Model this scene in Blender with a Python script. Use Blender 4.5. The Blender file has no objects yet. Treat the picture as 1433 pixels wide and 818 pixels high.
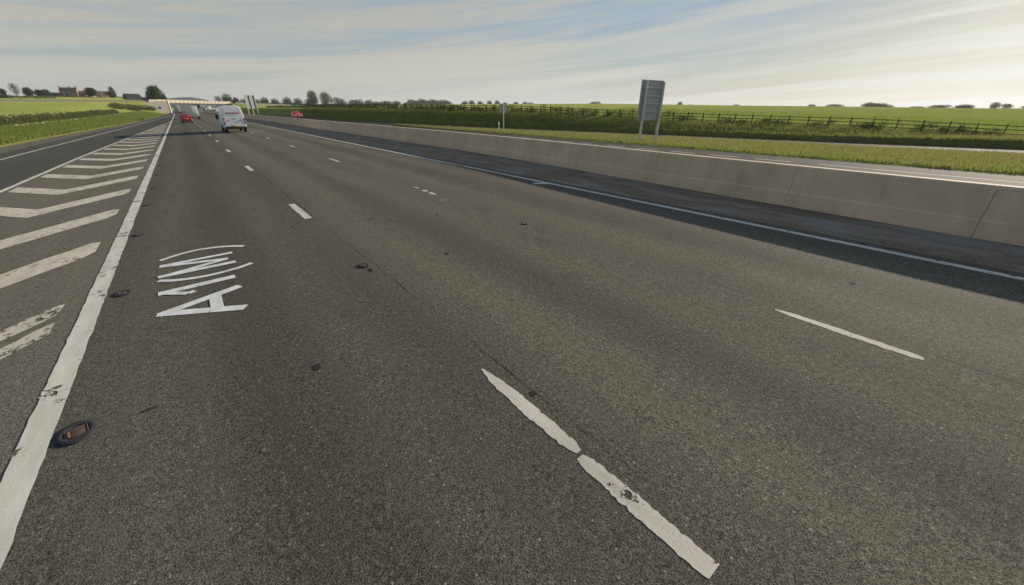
import bpy, bmesh, math, random
import numpy as np
from mathutils import Vector, Matrix
random.seed(7); rng = np.random.default_rng(11)
SC = bpy.context.scene
COL = SC.collection
R = math.radians
it = np.interp

# ------------------------------------------------------------------ materials
def new_mat(name):
    m = bpy.data.materials.new(name); m.use_nodes = True
    nt = m.node_tree; nt.nodes.clear()
    out = nt.nodes.new('ShaderNodeOutputMaterial')
    return m, nt, out
class N:
    """small node-tree writer"""
    def __init__(s, nt): s.nt = nt
    def n(s, t, **kw):
        x = s.nt.nodes.new(t)
        for k, v in kw.items(): setattr(x, k, v)
        return x
    def l(s, a, b): s.nt.links.new(a, b)
    def val(s, sock, v):
        if hasattr(v, 'is_linked') or isinstance(v, bpy.types.NodeSocket): s.l(v, sock)
        else:
            if sock.type == 'RGBA' and len(v) == 3: v = (*v, 1)
            sock.default_value = v
    def math(s, op, a, b=0.0, c=None, clamp=False):
        x = s.n('ShaderNodeMath', operation=op, use_clamp=clamp)
        s.val(x.inputs[0], a); s.val(x.inputs[1], b)
        if c is not None: s.val(x.inputs[2], c)
        return x.outputs[0]
    def mix(s, f, a, b, mode='MIX'):
        x = s.n('ShaderNodeMix', data_type='RGBA', blend_type=mode)
        s.val(x.inputs[0], f); s.val(x.inputs[6], a); s.val(x.inputs[7], b)
        return x.outputs[2]
    def pos(s): return s.n('ShaderNodeNewGeometry').outputs['Position']
    def scale(s, v, sc):
        x = s.n('ShaderNodeMapping'); s.l(v, x.inputs[0]); x.inputs['Scale'].default_value = sc
        return x.outputs[0]
    def noise(s, v, sc, detail=3, rough=.55, dist=0):
        x = s.n('ShaderNodeTexNoise'); s.l(v, x.inputs['Vector'])
        x.inputs['Scale'].default_value = sc; x.inputs['Detail'].default_value = detail
        x.inputs['Roughness'].default_value = rough; x.inputs['Distortion'].default_value = dist
        return x.outputs[0]
    def ramp(s, f, lo, hi):
        x = s.n('ShaderNodeMapRange', clamp=True); s.val(x.inputs[0], f)
        x.inputs[1].default_value = lo; x.inputs[2].default_value = hi
        return x.outputs[0]
    def bsdf(s, col, rough=.8, metal=0, spec=.3):
        x = s.n('ShaderNodeBsdfPrincipled'); s.val(x.inputs['Base Color'], col)
        s.val(x.inputs['Roughness'], rough); x.inputs['Metallic'].default_value = metal
        x.inputs['Specular IOR Level'].default_value = spec
        return x
    def bump(s, h, strength, dist=.01):
        x = s.n('ShaderNodeBump'); s.l(h, x.inputs['Height'])
        x.inputs['Strength'].default_value = strength; x.inputs['Distance'].default_value = dist
        return x.outputs[0]

def simple(name, col, rough=.6, metal=0, spec=.4, var=.12, sc=6.0, bump=0):
    m, nt, out = new_mat(name); g = N(nt)
    tc = g.n('ShaderNodeTexCoord').outputs['Object']
    n1 = g.noise(tc, sc, 5)
    f = g.ramp(n1, .3, .7)
    c = g.mix(f, tuple(v*(1-var) for v in col), tuple(min(1, v*(1+var)) for v in col))
    b = g.bsdf(c, rough, metal, spec)
    if bump: g.l(g.bump(n1, bump), b.inputs['Normal'])
    g.l(b.outputs[0], out.inputs[0]); return m

def asphalt(name, base, kind='lane'):
    m, nt, out = new_mat(name); g = N(nt); p = g.pos()
    sep = g.n('ShaderNodeSeparateXYZ'); g.l(p, sep.inputs[0]); X = sep.outputs[0]
    fine = g.noise(p, 88, 2, .7)
    mid = g.noise(p, 26, 3, .6)
    patch = g.noise(g.scale(p, (1.0, .16, 1)), .55, 4, .55)
    streak = g.noise(g.scale(p, (2.2, .03, 1)), 1.0, 4, .6)
    stain = g.noise(g.scale(p, (1, .35, 1)), 1.7, 5, .62, .4)
    c0 = tuple(v*.62 for v in base); c1 = tuple(v*1.36 for v in base)
    c = g.mix(g.ramp(patch, .3, .7), tuple(v*.86 for v in base), tuple(v*1.14 for v in base))
    c = g.mix(g.math('MULTIPLY', g.ramp(streak, .38, .68), .35), c, tuple(v*1.28 for v in base))
    c = g.mix(g.math('MULTIPLY', g.ramp(stain, .56, .76), .5), c, (base[0]*.66, base[1]*.66, base[2]*.66))
    gr = g.mix(g.ramp(fine, .34, .66), (.30, .30, .31), (1.75, 1.72, 1.62))
    c = g.mix(.92, c, g.mix(1.0, c, gr, 'MULTIPLY'))
    gm = g.mix(g.ramp(mid, .32, .68), (.60, .60, .62), (1.42, 1.41, 1.36))
    c = g.mix(.7, c, g.mix(1.0, c, gm, 'MULTIPLY'))
    vor = g.n('ShaderNodeTexVoronoi'); g.l(p, vor.inputs['Vector']); vor.inputs['Scale'].default_value = 42
    chip = g.math('GREATER_THAN', g.n('ShaderNodeSeparateColor').outputs[0], .965)
    sc_ = chip.node.inputs[0].links[0].from_node; g.l(vor.outputs['Color'], sc_.inputs[0])
    chip = g.math('MULTIPLY', chip, g.math('LESS_THAN', vor.outputs['Distance'], .34))
    c = g.mix(g.math('MULTIPLY', chip, .75), c, (.30, .27, .22))
    if kind == 'lane':
        c = g.mix(g.math('MULTIPLY', g.ramp(X, 1.75, 2.15), .30), c, g.mix(1, c, (1.78, 1.73, 1.66), 'MULTIPLY'))   # base colour turned paler across the two outer lanes
        # laying seams between the lanes: thin dark wandering cracks beside the markings
        wob = g.math('MULTIPLY', g.math('SUBTRACT', g.noise(g.scale(p, (.01, 1, 1)), 1.3, 5, .65), .5), .16)
        for x0, w in ((1.96, .016), (5.66, .012)):
            dx = g.math('ABSOLUTE', g.math('SUBTRACT', g.math('ADD', X, wob), x0))
            f = g.ramp(dx, w*1.4, w*.4)
            f = g.math('MULTIPLY', f, g.ramp(g.noise(g.scale(p, (.2, 1, 1)), .55, 4), .46, .60))
            c = g.mix(g.math('MULTIPLY', f, .7), c, (.014, .014, .015))
        # polished wheel tracks in every lane
        for x0 in (-.85, .95, 2.8, 4.6, 6.5, 8.3):
            dx = g.math('ABSOLUTE', g.math('SUBTRACT', X, x0))
            f = g.ramp(dx, .55, .05)
            c = g.mix(g.math('MULTIPLY', f, .35), c, g.mix(1, c, (1.32, 1.31, 1.28), 'MULTIPLY'))
        for x0 in (.08, 3.7, 7.4):
            dx = g.math('ABSOLUTE', g.math('SUBTRACT', X, x0))
            f = g.math('MULTIPLY', g.ramp(dx, .62, .1), g.ramp(streak, .25, .6))
            c = g.mix(g.math('MULTIPLY', f, .5), c, g.mix(1, c, (.62, .62, .63), 'MULTIPLY'))
    if kind == 'reserve':
        f = g.ramp(g.noise(g.scale(p, (1.5, .45, 1)), 1.1, 5, .65), .46, .58)
        c = g.mix(g.math('MULTIPLY', f, .75), c, g.mix(g.ramp(fine, .4, .6), (.16, .14, .12), (.34, .31, .27)))
    h = g.math('ADD', fine, g.math('MULTIPLY', mid, .6))
    b = g.bsdf(c, g.math('ADD', .78, g.math('MULTIPLY', patch, .15)), 0, .03)
    g.l(g.bump(h, .12 if kind == 'far' else .55, .012), b.inputs['Normal'])
    g.l(b.outputs[0], out.inputs[0]); return m

def paint(name, col, wear=.44, ribs=False):
    m, nt, out = new_mat(name); g = N(nt); p = g.pos()
    n1 = g.noise(p, 9, 6, .7); n2 = g.noise(p, 1.6, 4, .6); n3 = g.noise(p, 70, 2, .6)
    dirt = g.noise(g.scale(p, (3, .6, 1)), 2.0, 4, .6)
    c = g.mix(g.ramp(dirt, .35, .72), col, tuple(v*.70 for v in col))
    c = g.mix(g.math('MULTIPLY', g.ramp(n3, .5, .72), .35), c, tuple(v*.55 for v in col))
    b = g.bsdf(c, .85, 0, .06)
    bh = n3
    if ribs:
        w = g.n('ShaderNodeTexWave', wave_type='BANDS', bands_direction='Y'); g.l(p, w.inputs['Vector'])
        w.inputs['Scale'].default_value = 9.0; w.inputs['Distortion'].default_value = .5; w.inputs['Detail Scale'].default_value = 2
        bh = g.math('ADD', g.math('MULTIPLY', w.outputs[1], 1.4), n3)
    g.l(g.bump(bh, .22, .006), b.inputs['Normal'])
    t = g.n('ShaderNodeBsdfTransparent')
    ch = g.math('ADD', g.math('MULTIPLY', n1, .62), g.math('MULTIPLY', n2, .46))
    f = g.ramp(ch, wear, wear-.018)
    mx = g.n('ShaderNodeMixShader'); g.l(f, mx.inputs[0]); g.l(b.outputs[0], mx.inputs[1]); g.l(t.outputs[0], mx.inputs[2])
    g.l(mx.outputs[0], out.inputs[0]); return m

def leaf_mat(name, a, b_, trans=.35, sc=.5):
    m, nt, out = new_mat(name); g = N(nt)
    geo = g.n('ShaderNodeNewGeometry')
    tc = g.n('ShaderNodeTexCoord').outputs['Object']
    big = g.noise(tc, sc, 3, .6)
    f = g.math('ADD', g.math('MULTIPLY', geo.outputs['Random Per Island'], .55), g.math('MULTIPLY', g.ramp(big, .3, .7), .45))
    c = g.mix(f, a, b_)
    d = g.bsdf(c, .7, 0, .2)
    tr = g.n('ShaderNodeBsdfTranslucent'); g.val(tr.inputs[0], g.mix(.5, c, tuple(min(1, v*1.5) for v in b_)))
    mx = g.n('ShaderNodeMixShader'); mx.inputs[0].default_value = trans
    g.l(d.outputs[0], mx.inputs[1]); g.l(tr.outputs[0], mx.inputs[2]); g.l(mx.outputs[0], out.inputs[0])
    return m

def grass_ground(name, a, b_, c_, stripe=False):
    m, nt, out = new_mat(name); g = N(nt); p = g.pos()
    n1 = g.noise(p, .35, 6, .62); n2 = g.noise(p, 2.6, 5, .65); n3 = g.noise(p, 14, 3, .6)
    n4 = g.noise(g.scale(p, (.3, 1, 1)), .035, 4, .6)
    c = g.mix(g.ramp(n1, .32, .68), a, b_)
    c = g.mix(g.math('MULTIPLY', g.ramp(n2, .48, .75), .6), c, c_)
    c = g.mix(g.math('MULTIPLY', g.ramp(n4, .42, .62), .3), c, tuple(v*1.35 for v in b_))
    k = g.mix(g.ramp(n3, .3, .7), (.6, .6, .6), (1.35, 1.35, 1.35))
    c = g.mix(.8, c, g.mix(1, c, k, 'MULTIPLY'))
    if stripe:
        w = g.n('ShaderNodeTexWave', wave_type='BANDS', bands_direction='X'); 
        mp = g.n('ShaderNodeMapping'); g.l(p, mp.inputs[0]); mp.inputs['Rotation'].default_value = (0, 0, .9)
        g.l(mp.outputs[0], w.inputs['Vector']); w.inputs['Scale'].default_value = .028
        w.inputs['Distortion'].default_value = 3; w.inputs['Detail'].default_value = 2
        c = g.mix(g.math('MULTIPLY', g.ramp(w.outputs[1], .86, 1), .35), c, tuple(v*.7 for v in a))
    b = g.bsdf(c, 1, 0, 0)
    b.inputs['Sheen Weight'].default_value = .35; b.inputs['Sheen Roughness'].default_value = .6; b.inputs['Sheen Tint'].default_value = (.50, .56, .14, 1)
    g.l(g.bump(g.math('ADD', n2, n3), .8, .15), b.inputs['Normal'])
    g.l(b.outputs[0], out.inputs[0]); return m

def concrete(name, col, horizontal=True):
    m, nt, out = new_mat(name); g = N(nt); p = g.pos()
    n1 = g.noise(p, .9, 5, .6); n2 = g.noise(g.scale(p, (1, 1, .18)), 3.2, 5, .65); n3 = g.noise(p, 38, 3, .7)
    c = g.mix(g.ramp(n1, .3, .7), tuple(v*.85 for v in col), tuple(v*1.12 for v in col))
    c = g.mix(g.math('MULTIPLY', g.ramp(n2, .48, .72), .45), c, (col[0]*.64, col[1]*.62, col[2]*.58))
    c = g.mix(.6, c, g.mix(1, c, g.mix(g.ramp(n3, .3, .7), (.78, .78, .78), (1.2, 1.2, 1.2)), 'MULTIPLY'))
    b = g.bsdf(c, .85, 0, .2); g.l(g.bump(n3, .3, .01), b.inputs['Normal'])
    g.l(b.outputs[0], out.inputs[0]); return m

def masonry(name, a, b_, mortar, sx=.5, sy=.22):
    m, nt, out = new_mat(name); g = N(nt)
    tc = g.n('ShaderNodeTexCoord').outputs['Object']
    mp = g.n('ShaderNodeMapping'); g.l(tc, mp.inputs[0]); mp.inputs['Rotation'].default_value = (R(90), 0, 0)
    br = g.n('ShaderNodeTexBrick'); g.l(mp.outputs[0], br.inputs['Vector'])
    br.inputs['Scale'].default_value = 1; br.inputs['Brick Width'].default_value = sx; br.inputs['Row Height'].default_value = sy
    br.inputs['Mortar Size'].default_value = .015
    for k, v in (('Color1', a), ('Color2', b_), ('Mortar', mortar)): br.inputs[k].default_value = (*v, 1)
    c = g.mix(g.math('MULTIPLY', g.noise(tc, .7, 5), .5), br.outputs[0], a)
    b = g.bsdf(c, .9, 0, .15); g.l(b.outputs[0], out.inputs[0]); return m

M = {}
M['lane'] = asphalt('asphalt_lane', (.083, .0785, .0665))
M['gore'] = asphalt('asphalt_gore', (.120, .112, .094), 'plain')
M['slip'] = asphalt('asphalt_slip', (.070, .070, .062), 'plain')
M['reserve'] = asphalt('asphalt_reserve', (.165, .136, .100), 'reserve')
M['opp'] = asphalt('asphalt_opposite', (.064, .061, .055), 'far')
M['paint'] = paint('white_paint', (.60, .57, .49), .462)
M['ribpaint'] = paint('ribbed_white_paint', (.58, .54, .45), .445, True)
M['worn'] = paint('worn_white_paint', (.56, .51, .41), .452)
M['gone'] = paint('mostly_worn_paint', (.54, .50, .41), .51)
M['letter'] = paint('letter_paint', (.66, .66, .63), .415)
M['tar'] = simple('tar', (.032, .032, .031), .95, 0, .05, .3, 30)
M['palestone'] = simple('pale_patch', (.145, .14, .13), .8, 0, .2, .3, 30)
M['verge'] = grass_ground('verge_grass', (.085, .108, .026), (.128, .138, .036), (.15, .122, .052))
M['field'] = grass_ground('field_grass', (.145, .165, .044), (.185, .200, .056), (.18, .16, .06), True)
M['edge'] = grass_ground('verge_edge', (.085, .072, .036), (.105, .100, .036), (.075, .062, .040))
M['soil'] = simple('soil', (.07, .06, .045), .95, 0, .1, .2, 2)
M['blade'] = leaf_mat('grass_blades', (.082, .134, .022), (.172, .205, .046), .5, .9)
M['dry'] = leaf_mat('dry_grass_blades', (.16, .125, .055), (.24, .19, .09), .4, .9)
M['seed'] = simple('seed_head', (.62, .60, .55), .9, 0, .1)
M['concrete'] = concrete('barrier_concrete', (.58, .45, .31))
M['bconc'] = concrete('bridge_concrete', (.72, .63, .50))
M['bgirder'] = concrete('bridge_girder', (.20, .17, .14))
M['slab'] = concrete('slope_paving', (.31, .285, .25))
M['alu'] = simple('sign_aluminium', (.36, .37, .375), .6, 0, .5, .1, 2)
M['galv'] = simple('galvanised_steel', (.52, .51, .46), .5, .2, .5, .12, 3)
M['wood'] = simple('weathered_timber', (.060, .050, .038), .95, 0, .03, .3, 4, .4)
M['bluesign'] = simple('blue_sign', (.012, .045, .30), .4, 0, .5, .06)
M['whitesign'] = simple('white_sign', (.78, .78, .76), .5, 0, .4, .05)
M['black'] = simple('black_plastic', (.018, .018, .019), .55, 0, .4, .2)
M['rubber'] = simple('tyre_rubber', (.016, .016, .017), .85, 0, .2, .2)
M['rim'] = simple('wheel_rim', (.36, .36, .37), .35, .7, .5, .1)
M['vanwhite'] = simple('van_white_paint', (.76, .77, .78), .3, 0, .5, .04, 1.5)
M['offwhite'] = simple('lorry_white', (.60, .61, .56), .5, 0, .4, .06, 1.5)
M['red'] = simple('red_car_paint', (.34, .013, .022), .3, 0, .6, .05, 1.5)
M['pinkred'] = simple('pickup_paint', (.42, .035, .042), .3, 0, .6, .05, 1.5)
M['darkcar'] = simple('dark_car_paint', (.030, .034, .042), .25, 0, .6, .1)
M['navy'] = simple('navy_car_paint', (.018, .032, .085), .25, 0, .6, .1)
M['bluecab'] = simple('blue_lorry_paint', (.02, .06, .28), .35, 0, .5, .1)
M['greylorry'] = simple('grey_lorry', (.36, .37, .35), .5, 0, .4, .1)
M['glass'] = simple('dark_glass', (.022, .028, .034), .08, 0, .7, .1)
M['tail'] = simple('tail_lens', (.38, .012, .016), .25, 0, .6, .1)
M['lens'] = simple('clear_lens', (.80, .80, .78), .2, 0, .7, .05)
M['plate'] = simple('yellow_plate', (.62, .46, .05), .45, 0, .4, .08)
M['wplate'] = simple('white_plate', (.70, .70, .68), .45, 0, .4, .05)
M['green'] = simple('green_stripe', (.20, .36, .03), .45, 0, .4, .08)
M['inkblue'] = simple('dark_lettering', (.035, .04, .08), .5, 0, .3, .05)
M['inkred'] = simple('red_lettering', (.55, .03, .05), .5, 0, .3, .05)
M['inkgrey'] = simple('grey_lettering', (.30, .31, .29), .5, 0, .3, .05)
M['orange'] = simple('amber_reflector', (.16, .075, .035), .6, 0, .6, .2, 30)
M['redlens'] = simple('red_reflector', (.55, .05, .05), .35, 0, .6, .1, 30)
M['iron'] = simple('stud_iron', (.030, .031, .034), .75, 0, .2, .3, 20)
M['rustbrown'] = simple('stud_insert', (.075, .045, .034), .7, 0, .3, .3, 30)
M['bark'] = simple('bark', (.075, .062, .048), .95, 0, .1, .25, 3, .4)
M['greybark'] = simple('grey_bark', (.13, .12, .105), .95, 0, .1, .2, 3)
M['leafdark'] = leaf_mat('leaves_dark', (.022, .040, .014), (.060, .082, .022), .3)
M['leafmid'] = leaf_mat('leaves_mid', (.048, .068, .018), (.100, .115, .030), .35)
M['leafpale'] = leaf_mat('leaves_pale', (.070, .092, .030), (.125, .140, .050), .35)
M['leafbrown'] = leaf_mat('leaves_brown', (.062, .055, .022), (.110, .095, .036), .3)
M['twig'] = leaf_mat('twigs', (.085, .078, .062), (.150, .135, .110), .15)
M['blossom'] = leaf_mat('blossom', (.16, .15, .09), (.34, .30, .22), .3)
M['stone'] = masonry('house_stone', (.20, .155, .115), (.26, .20, .15), (.22, .19, .16))
M['brick'] = masonry('barn_brick', (.16, .08, .055), (.19, .10, .07), (.2, .14, .1), .24, .08)
M['tile'] = simple('red_roof_tile', (.072, .046, .038), .85, 0, .2, .2, 5)
M['redtile'] = simple('bright_roof_tile', (.115, .058, .044), .85, 0, .2, .2, 5)
M['darktin'] = simple('dark_barn_sheet', (.030, .032, .036), .7, 0, .3, .2, 2)
M['greytin'] = simple('grey_roof_sheet', (.12, .13, .125), .7, 0, .3, .15, 2)
M['whitewin'] = simple('window_white', (.72, .70, .66), .6, 0, .3, .05)
M['drystone'] = masonry('drystone', (.36, .31, .24), (.46, .40, .31), (.2, .17, .13), .4, .16)
M['hill'] = simple('hill_ground', (.040, .052, .036), 1, 0, 0, .2, .02)

# ------------------------------------------------------------------ object helpers
def link(name, me, mats, parent=None):
    o = bpy.data.objects.new(name, me); COL.objects.link(o)
    for m in (mats if isinstance(mats, (list, tuple)) else [mats]): me.materials.append(m)
    if parent is not None: o.parent = parent
    return o
def thing(name, label, cat, loc=(0, 0, 0), rz=0, group=None):
    o = bpy.data.objects.new(name, None); COL.objects.link(o)
    o.empty_display_size = .2; o.location = loc; o.rotation_euler = (0, 0, rz)
    o['label'] = label; o['category'] = cat
    if group: o['group'] = group
    return o
def tag(o, label, cat, group=None):
    o['label'] = label; o['category'] = cat
    if group: o['group'] = group
    return o
def struct(o, kind='structure'): o['kind'] = kind; return o
def copy_tree(src, parent=None):
    c = src.copy(); COL.objects.link(c)
    if parent is not None: c.parent = parent
    for ch in list(src.children): copy_tree(ch, c)
    return c

class MB:
    def __init__(s): s.v = []; s.f = []; s.mi = []
    def add(s, vs, fs, mi=0):
        b = len(s.v); s.v += [tuple(map(float, v)) for v in vs]; s.f += [tuple(i+b for i in f) for f in fs]; s.mi += [mi]*len(fs)
    def box(s, x0, x1, y0, y1, z0, z1, mi=0, ch=0):
        if ch:
            bm = bmesh.new(); bmesh.ops.create_cube(bm, size=1)
            for v in bm.verts: v.co = ((x0+x1)/2+v.co.x*(x1-x0), (y0+y1)/2+v.co.y*(y1-y0), (z0+z1)/2+v.co.z*(z1-z0))
            bmesh.ops.bevel(bm, geom=bm.edges[:], offset=ch, segments=2, profile=.5, affect='EDGES')
            bm.verts.index_update()
            s.add([v.co[:] for v in bm.verts], [[v.index for v in f.verts] for f in bm.faces], mi); bm.free(); return
        s.add([(x0, y0, z0), (x1, y0, z0), (x1, y1, z0), (x0, y1, z0), (x0, y0, z1), (x1, y0, z1), (x1, y1, z1), (x0, y1, z1)],
              [(3, 2, 1, 0), (4, 5, 6, 7), (0, 1, 5, 4), (1, 2, 6, 5), (2, 3, 7, 6), (3, 0, 4, 7)], mi)
    def tube(s, p0, p1, r0, r1, n=8, mi=0, cap=True):
        p0, p1 = Vector(p0), Vector(p1); d = (p1-p0).normalized()
        a = d.orthogonal().normalized(); b = d.cross(a)
        vs = []
        for p, r in ((p0, r0), (p1, r1)):
            for k in range(n):
                t = 2*math.pi*k/n; vs.append(p+(a*math.cos(t)+b*math.sin(t))*r)
        fs = [(k, (k+1) % n, n+(k+1) % n, n+k) for k in range(n)]
        if cap: fs += [tuple(range(n))[::-1], tuple(range(n, 2*n))]
        s.add(vs, fs, mi)
    def loft(s, rings, mi=0, closed=True, caps=True):
        n = len(rings[0]); vs = [v for r in rings for v in r]; fs = []
        for i in range(len(rings)-1):
            for k in range(n if closed else n-1):
                fs.append((i*n+k, i*n+(k+1) % n, (i+1)*n+(k+1) % n, (i+1)*n+k))
        if caps: fs += [tuple(range(n))[::-1], tuple(range((len(rings)-1)*n, len(rings)*n))]
        s.add(vs, fs, mi)
    def quad(s, a, b, c, d, mi=0): s.add([a, b, c, d], [(0, 1, 2, 3)], mi)
    def build(s, name, mats, parent=None, smooth=None):
        me = bpy.data.meshes.new(name); me.from_pydata(s.v, [], s.f)
        bm = bmesh.new(); bm.from_mesh(me); bmesh.ops.recalc_face_normals(bm, faces=bm.faces[:]); bm.to_mesh(me); bm.free()
        if any(s.mi): me.polygons.foreach_set('material_index', s.mi)
        if smooth:
            me.polygons.foreach_set('use_smooth', [True]*len(me.polygons)); me.set_sharp_from_angle(angle=R(smooth))
        me.update(); return link(name, me, mats, parent)

def np_mesh(name, V, F):
    """V (n,3), F (m,k) numpy -> mesh"""
    me = bpy.data.meshes.new(name); k = F.shape[1]
    me.vertices.add(len(V)); me.vertices.foreach_set('co', V.astype(np.float32).ravel())
    me.loops.add(F.size); me.loops.foreach_set('vertex_index', F.astype(np.int32).ravel())
    me.polygons.add(len(F)); me.polygons.foreach_set('loop_start', np.arange(0, F.size, k, dtype=np.int32))
    me.polygons.foreach_set('loop_total', np.full(len(F), k, dtype=np.int32))
    me.update(calc_edges=True); return me

# ------------------------------------------------------------------ terrain
YB = [-60, 0, 10, 22, 36, 46, 60, 72, 90, 119, 200, 4000]; XB = [75, 54, 49.8, 46.8, 43.3, 40, 36, 33.4, 30.6, 28.6, 28, 28]
YE = [-60, 0, 49, 70, 116, 244, 320, 4000]; XE = [-14.5, -13, -11.5, -10.5, -7.7, -4.9, -4.6, -4.6]
def Xb(Y): return it(Y, YB, XB)
def Xe(Y): return it(Y, YE, XE)
def sm(t): t = np.clip(t, 0, 1); return t*t*(3-2*t)
def ground_z(X, Y):
    X = np.asarray(X, float); Y = np.asarray(Y, float)
    xb = Xb(Y); xe = Xe(Y)
    d = np.maximum(X-xb, 0)
    zb = .49-.02*xb
    hb = it(Y, [-60, 0, 11, 23.5, 33.6, 53.5, 73, 103, 146, 230, 330, 400, 600], [-.6, -.19, .37, .61, .88, 1.67, 1.88, 2.19, 2.4, 2.5, 2.7, 2.0, 1.0])
    hf = hb+.22
    cr = it(Y, [-100, 0, 63, 136, 218, 330, 450, 640, 1200], [1.8, 1.9, 3.2, 4.2, 5.7, 6.2, 4.2, 3.6, 3.0])
    z = np.where(d < 4.5, zb+(hb-zb)*(1-(1-np.clip(d/4.5, 0, 1))**1.5), np.where(d < 7, hb+(hf-hb)*sm((d-4.5)/2.5),
        np.where(d < 250, hf+(cr-hf)*sm((d-7)/243)**.75, cr+(2.0-cr)*sm((d-250)/500))))
    ramp = it(X, [27, 29, 45, 63, 77, 130], [0, 5.6, 4.8, 4.2, 3.4, 3.2])*sm(1-np.abs(Y-349)/32)
    z = np.maximum(z, np.where(X > xb+.5, ramp, -9))
    e = np.maximum(xe-X, 0)
    ze = .02*xe
    zw = it(Y, [-60, 49, 85, 120, 228, 320, 500], [.2, .35, .5, .75, 1.25, 1.5, 1.5])
    ff = it(Y, [-60, 60, 100, 150, 200, 250, 300, 335, 360, 400, 450, 500, 560, 700, 1000, 4000], [.3, .6, 1.2, 2.0, 2.9, 3.8, 4.9, 5.6, 6.2, 7.5, 9, 11.2, 12.3, 12.5, 9, 6])
    zl = np.where(e < 8, ze+(zw-ze)*sm(e/8), zw+(ff-zw)*sm((e-8)/np.where(Y > 335, 30, 18)))
    mound = 6.0*sm(1-np.abs(Y-343)/48)*sm((e-2.5)/8)*sm((90-e)/40)
    zl = np.maximum(zl, np.where(e > 0, mound, -9))
    return np.where(X >= xb, z, np.where(X <= xe, zl, np.minimum(.02*X, .49-.02*X)))
def gz(x, y): return float(ground_z(x, y))

def build_ground():
    Y = np.concatenate([np.arange(-60, 130, 2), np.arange(130, 420, 5), np.arange(420, 1000, 25), np.arange(1000, 4001, 250)]).astype(float)
    dl = np.concatenate([np.arange(0, 9, .6), np.arange(9, 40, 2.5), np.arange(40, 160, 10), np.arange(160, 600, 40), np.arange(600, 3601, 300)])
    cols = []
    for e in dl[::-1]: cols.append(('L', e))
    for t in (.002, .25, .5, .75, .998): cols.append(('M', t))
    dr = np.concatenate([np.arange(0, 9, .6), np.arange(9, 40, 2.5), np.arange(40, 260, 10), np.arange(260, 800, 40), np.arange(800, 3601, 300)])
    for d in dr: cols.append(('R', d))
    P = np.zeros((len(Y), len(cols), 3))
    for j, (k, t) in enumerate(cols):
        x = Xe(Y)-t if k == 'L' else Xb(Y)+t if k == 'R' else Xe(Y)*(1-t)+Xb(Y)*t
        if k == 'M': z = np.minimum(.02*x, .49-.02*x)-.3
        else:
            z = ground_z(x, Y)
            if .5 < t < 60: z = z+(np.sin(x*1.7+Y*.31)*np.sin(Y*.83+x*.6)+.6*np.sin(Y*2.1+x*2.9))*(.045 if t > 8 or k == 'L' else .085)*min(1, t/1.2)
        P[:, j] = np.stack([x, Y, z], 1)
    nc = len(cols); V = P.reshape(-1, 3)
    i, j = np.meshgrid(np.arange(len(Y)-1), np.arange(nc-1), indexing='ij')
    a = (i*nc+j).ravel(); F = np.stack([a, a+1, a+nc+1, a+nc], 1)
    me = np_mesh('ground', V, F)
    mi = []
    for ii in range(len(Y)-1):
        for jj in range(nc-1):
            k, t = cols[jj]; k2, t2 = cols[jj+1]
            if 'M' in (k, k2): mi.append(2)
            elif k == 'L': mi.append(3 if t <= .7 else 0 if t <= 8.4 or Y[ii] > 1500 else 1)
            else: mi.append(3 if t2 <= .7 else 0 if t2 <= 8.4 else 1)
    o = link('ground', me, [M['verge'], M['field'], M['soil'], M['edge']])
    me.polygons.foreach_set('material_index', mi); me.polygons.foreach_set('use_smooth', [m != 2 for m in mi]); me.update()
    return struct(o)
build_ground()

# far hills on the horizon
def hills(name, x0, x1, y, prof, depth):
    n = 90; V = []; Fh = []
    for i in range(n):
        x = x0+(x1-x0)*i/(n-1); h = prof(x)
        for k, (dy, f) in enumerate(((-depth, 0), (-depth*.5, .55), (0, 1), (depth, .5))): V.append((x, y+dy, -2+h*f))
    for i in range(n-1):
        for k in range(3): a = i*4+k; Fh.append((a, a+4, a+5, a+1))
    me = np_mesh(name, np.array(V), np.array(Fh)); me.polygons.foreach_set('use_smooth', [True]*len(Fh))
    return struct(link(name, me, M['hill']))
hills('hills', -900, 900, 2600, lambda x: float(it(x, [-900, -420, -200, -60, 10, 60, 105, 150, 240, 420, 700, 900], [30, 36, 40, 45, 49, 52, 47, 34, 27, 31, 24, 16])) + 1.2*math.sin(x*.03)+.7*math.sin(x*.11), 260)

# ------------------------------------------------------------------ carriageways
Zn = lambda x, y: .02*x                 # our side rises gently towards the reserve
Zo = lambda x, y: .49-.02*x             # the other side falls away from it
YS = np.concatenate([np.arange(-60, 140, 2), np.arange(140, 420, 10), np.arange(420, 1301, 40)]).astype(float)
def strip(name, fl, fr, Y, zf, dz, mat, cols=2):
    V = []; F = []
    for y in Y:
        for k in range(cols):
            t = k/(cols-1); x = fl(y)*(1-t)+fr(y)*t; V.append((x, y, zf(x, y)+dz))
    for i in range(len(Y)-1):
        for k in range(cols-1): a = i*cols+k; F.append((a, a+1, a+cols+1, a+cols))
    return struct(link(name, np_mesh(name, np.array(V, float), np.array(F)), mat))
Xg = lambda y: float(it(y, [-60, 0, 21, 34, 54, 112, 2000], [-6.8, -6.15, -5.6, -5.27, -4.45, -1.78, -1.78]))
Xs = lambda y: float(it(y, [-60, 0, 38, 97, 150, 235, 300, 2000], [-10.2, -9.7, -8.75, -6.3, -4.5, -1.9, -1.75, -1.75]))
XC = lambda y: float(it(y, [-60, 0, 6, 14, 22, 60, 2000], [11.5, 11.72, 12.0, 12.55, 12.85, 12.9, 12.9]))  # barrier centre line
xl = lambda y: -1.70
strip('slip_road', lambda y: float(Xe(y)), lambda y: min(Xg(y), -1.71), YS, Zn, 0, M['slip'])
strip('gore_area', lambda y: min(Xg(y), -1.71), xl, YS[YS < 122], Zn, 0.0, M['gore'])
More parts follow.
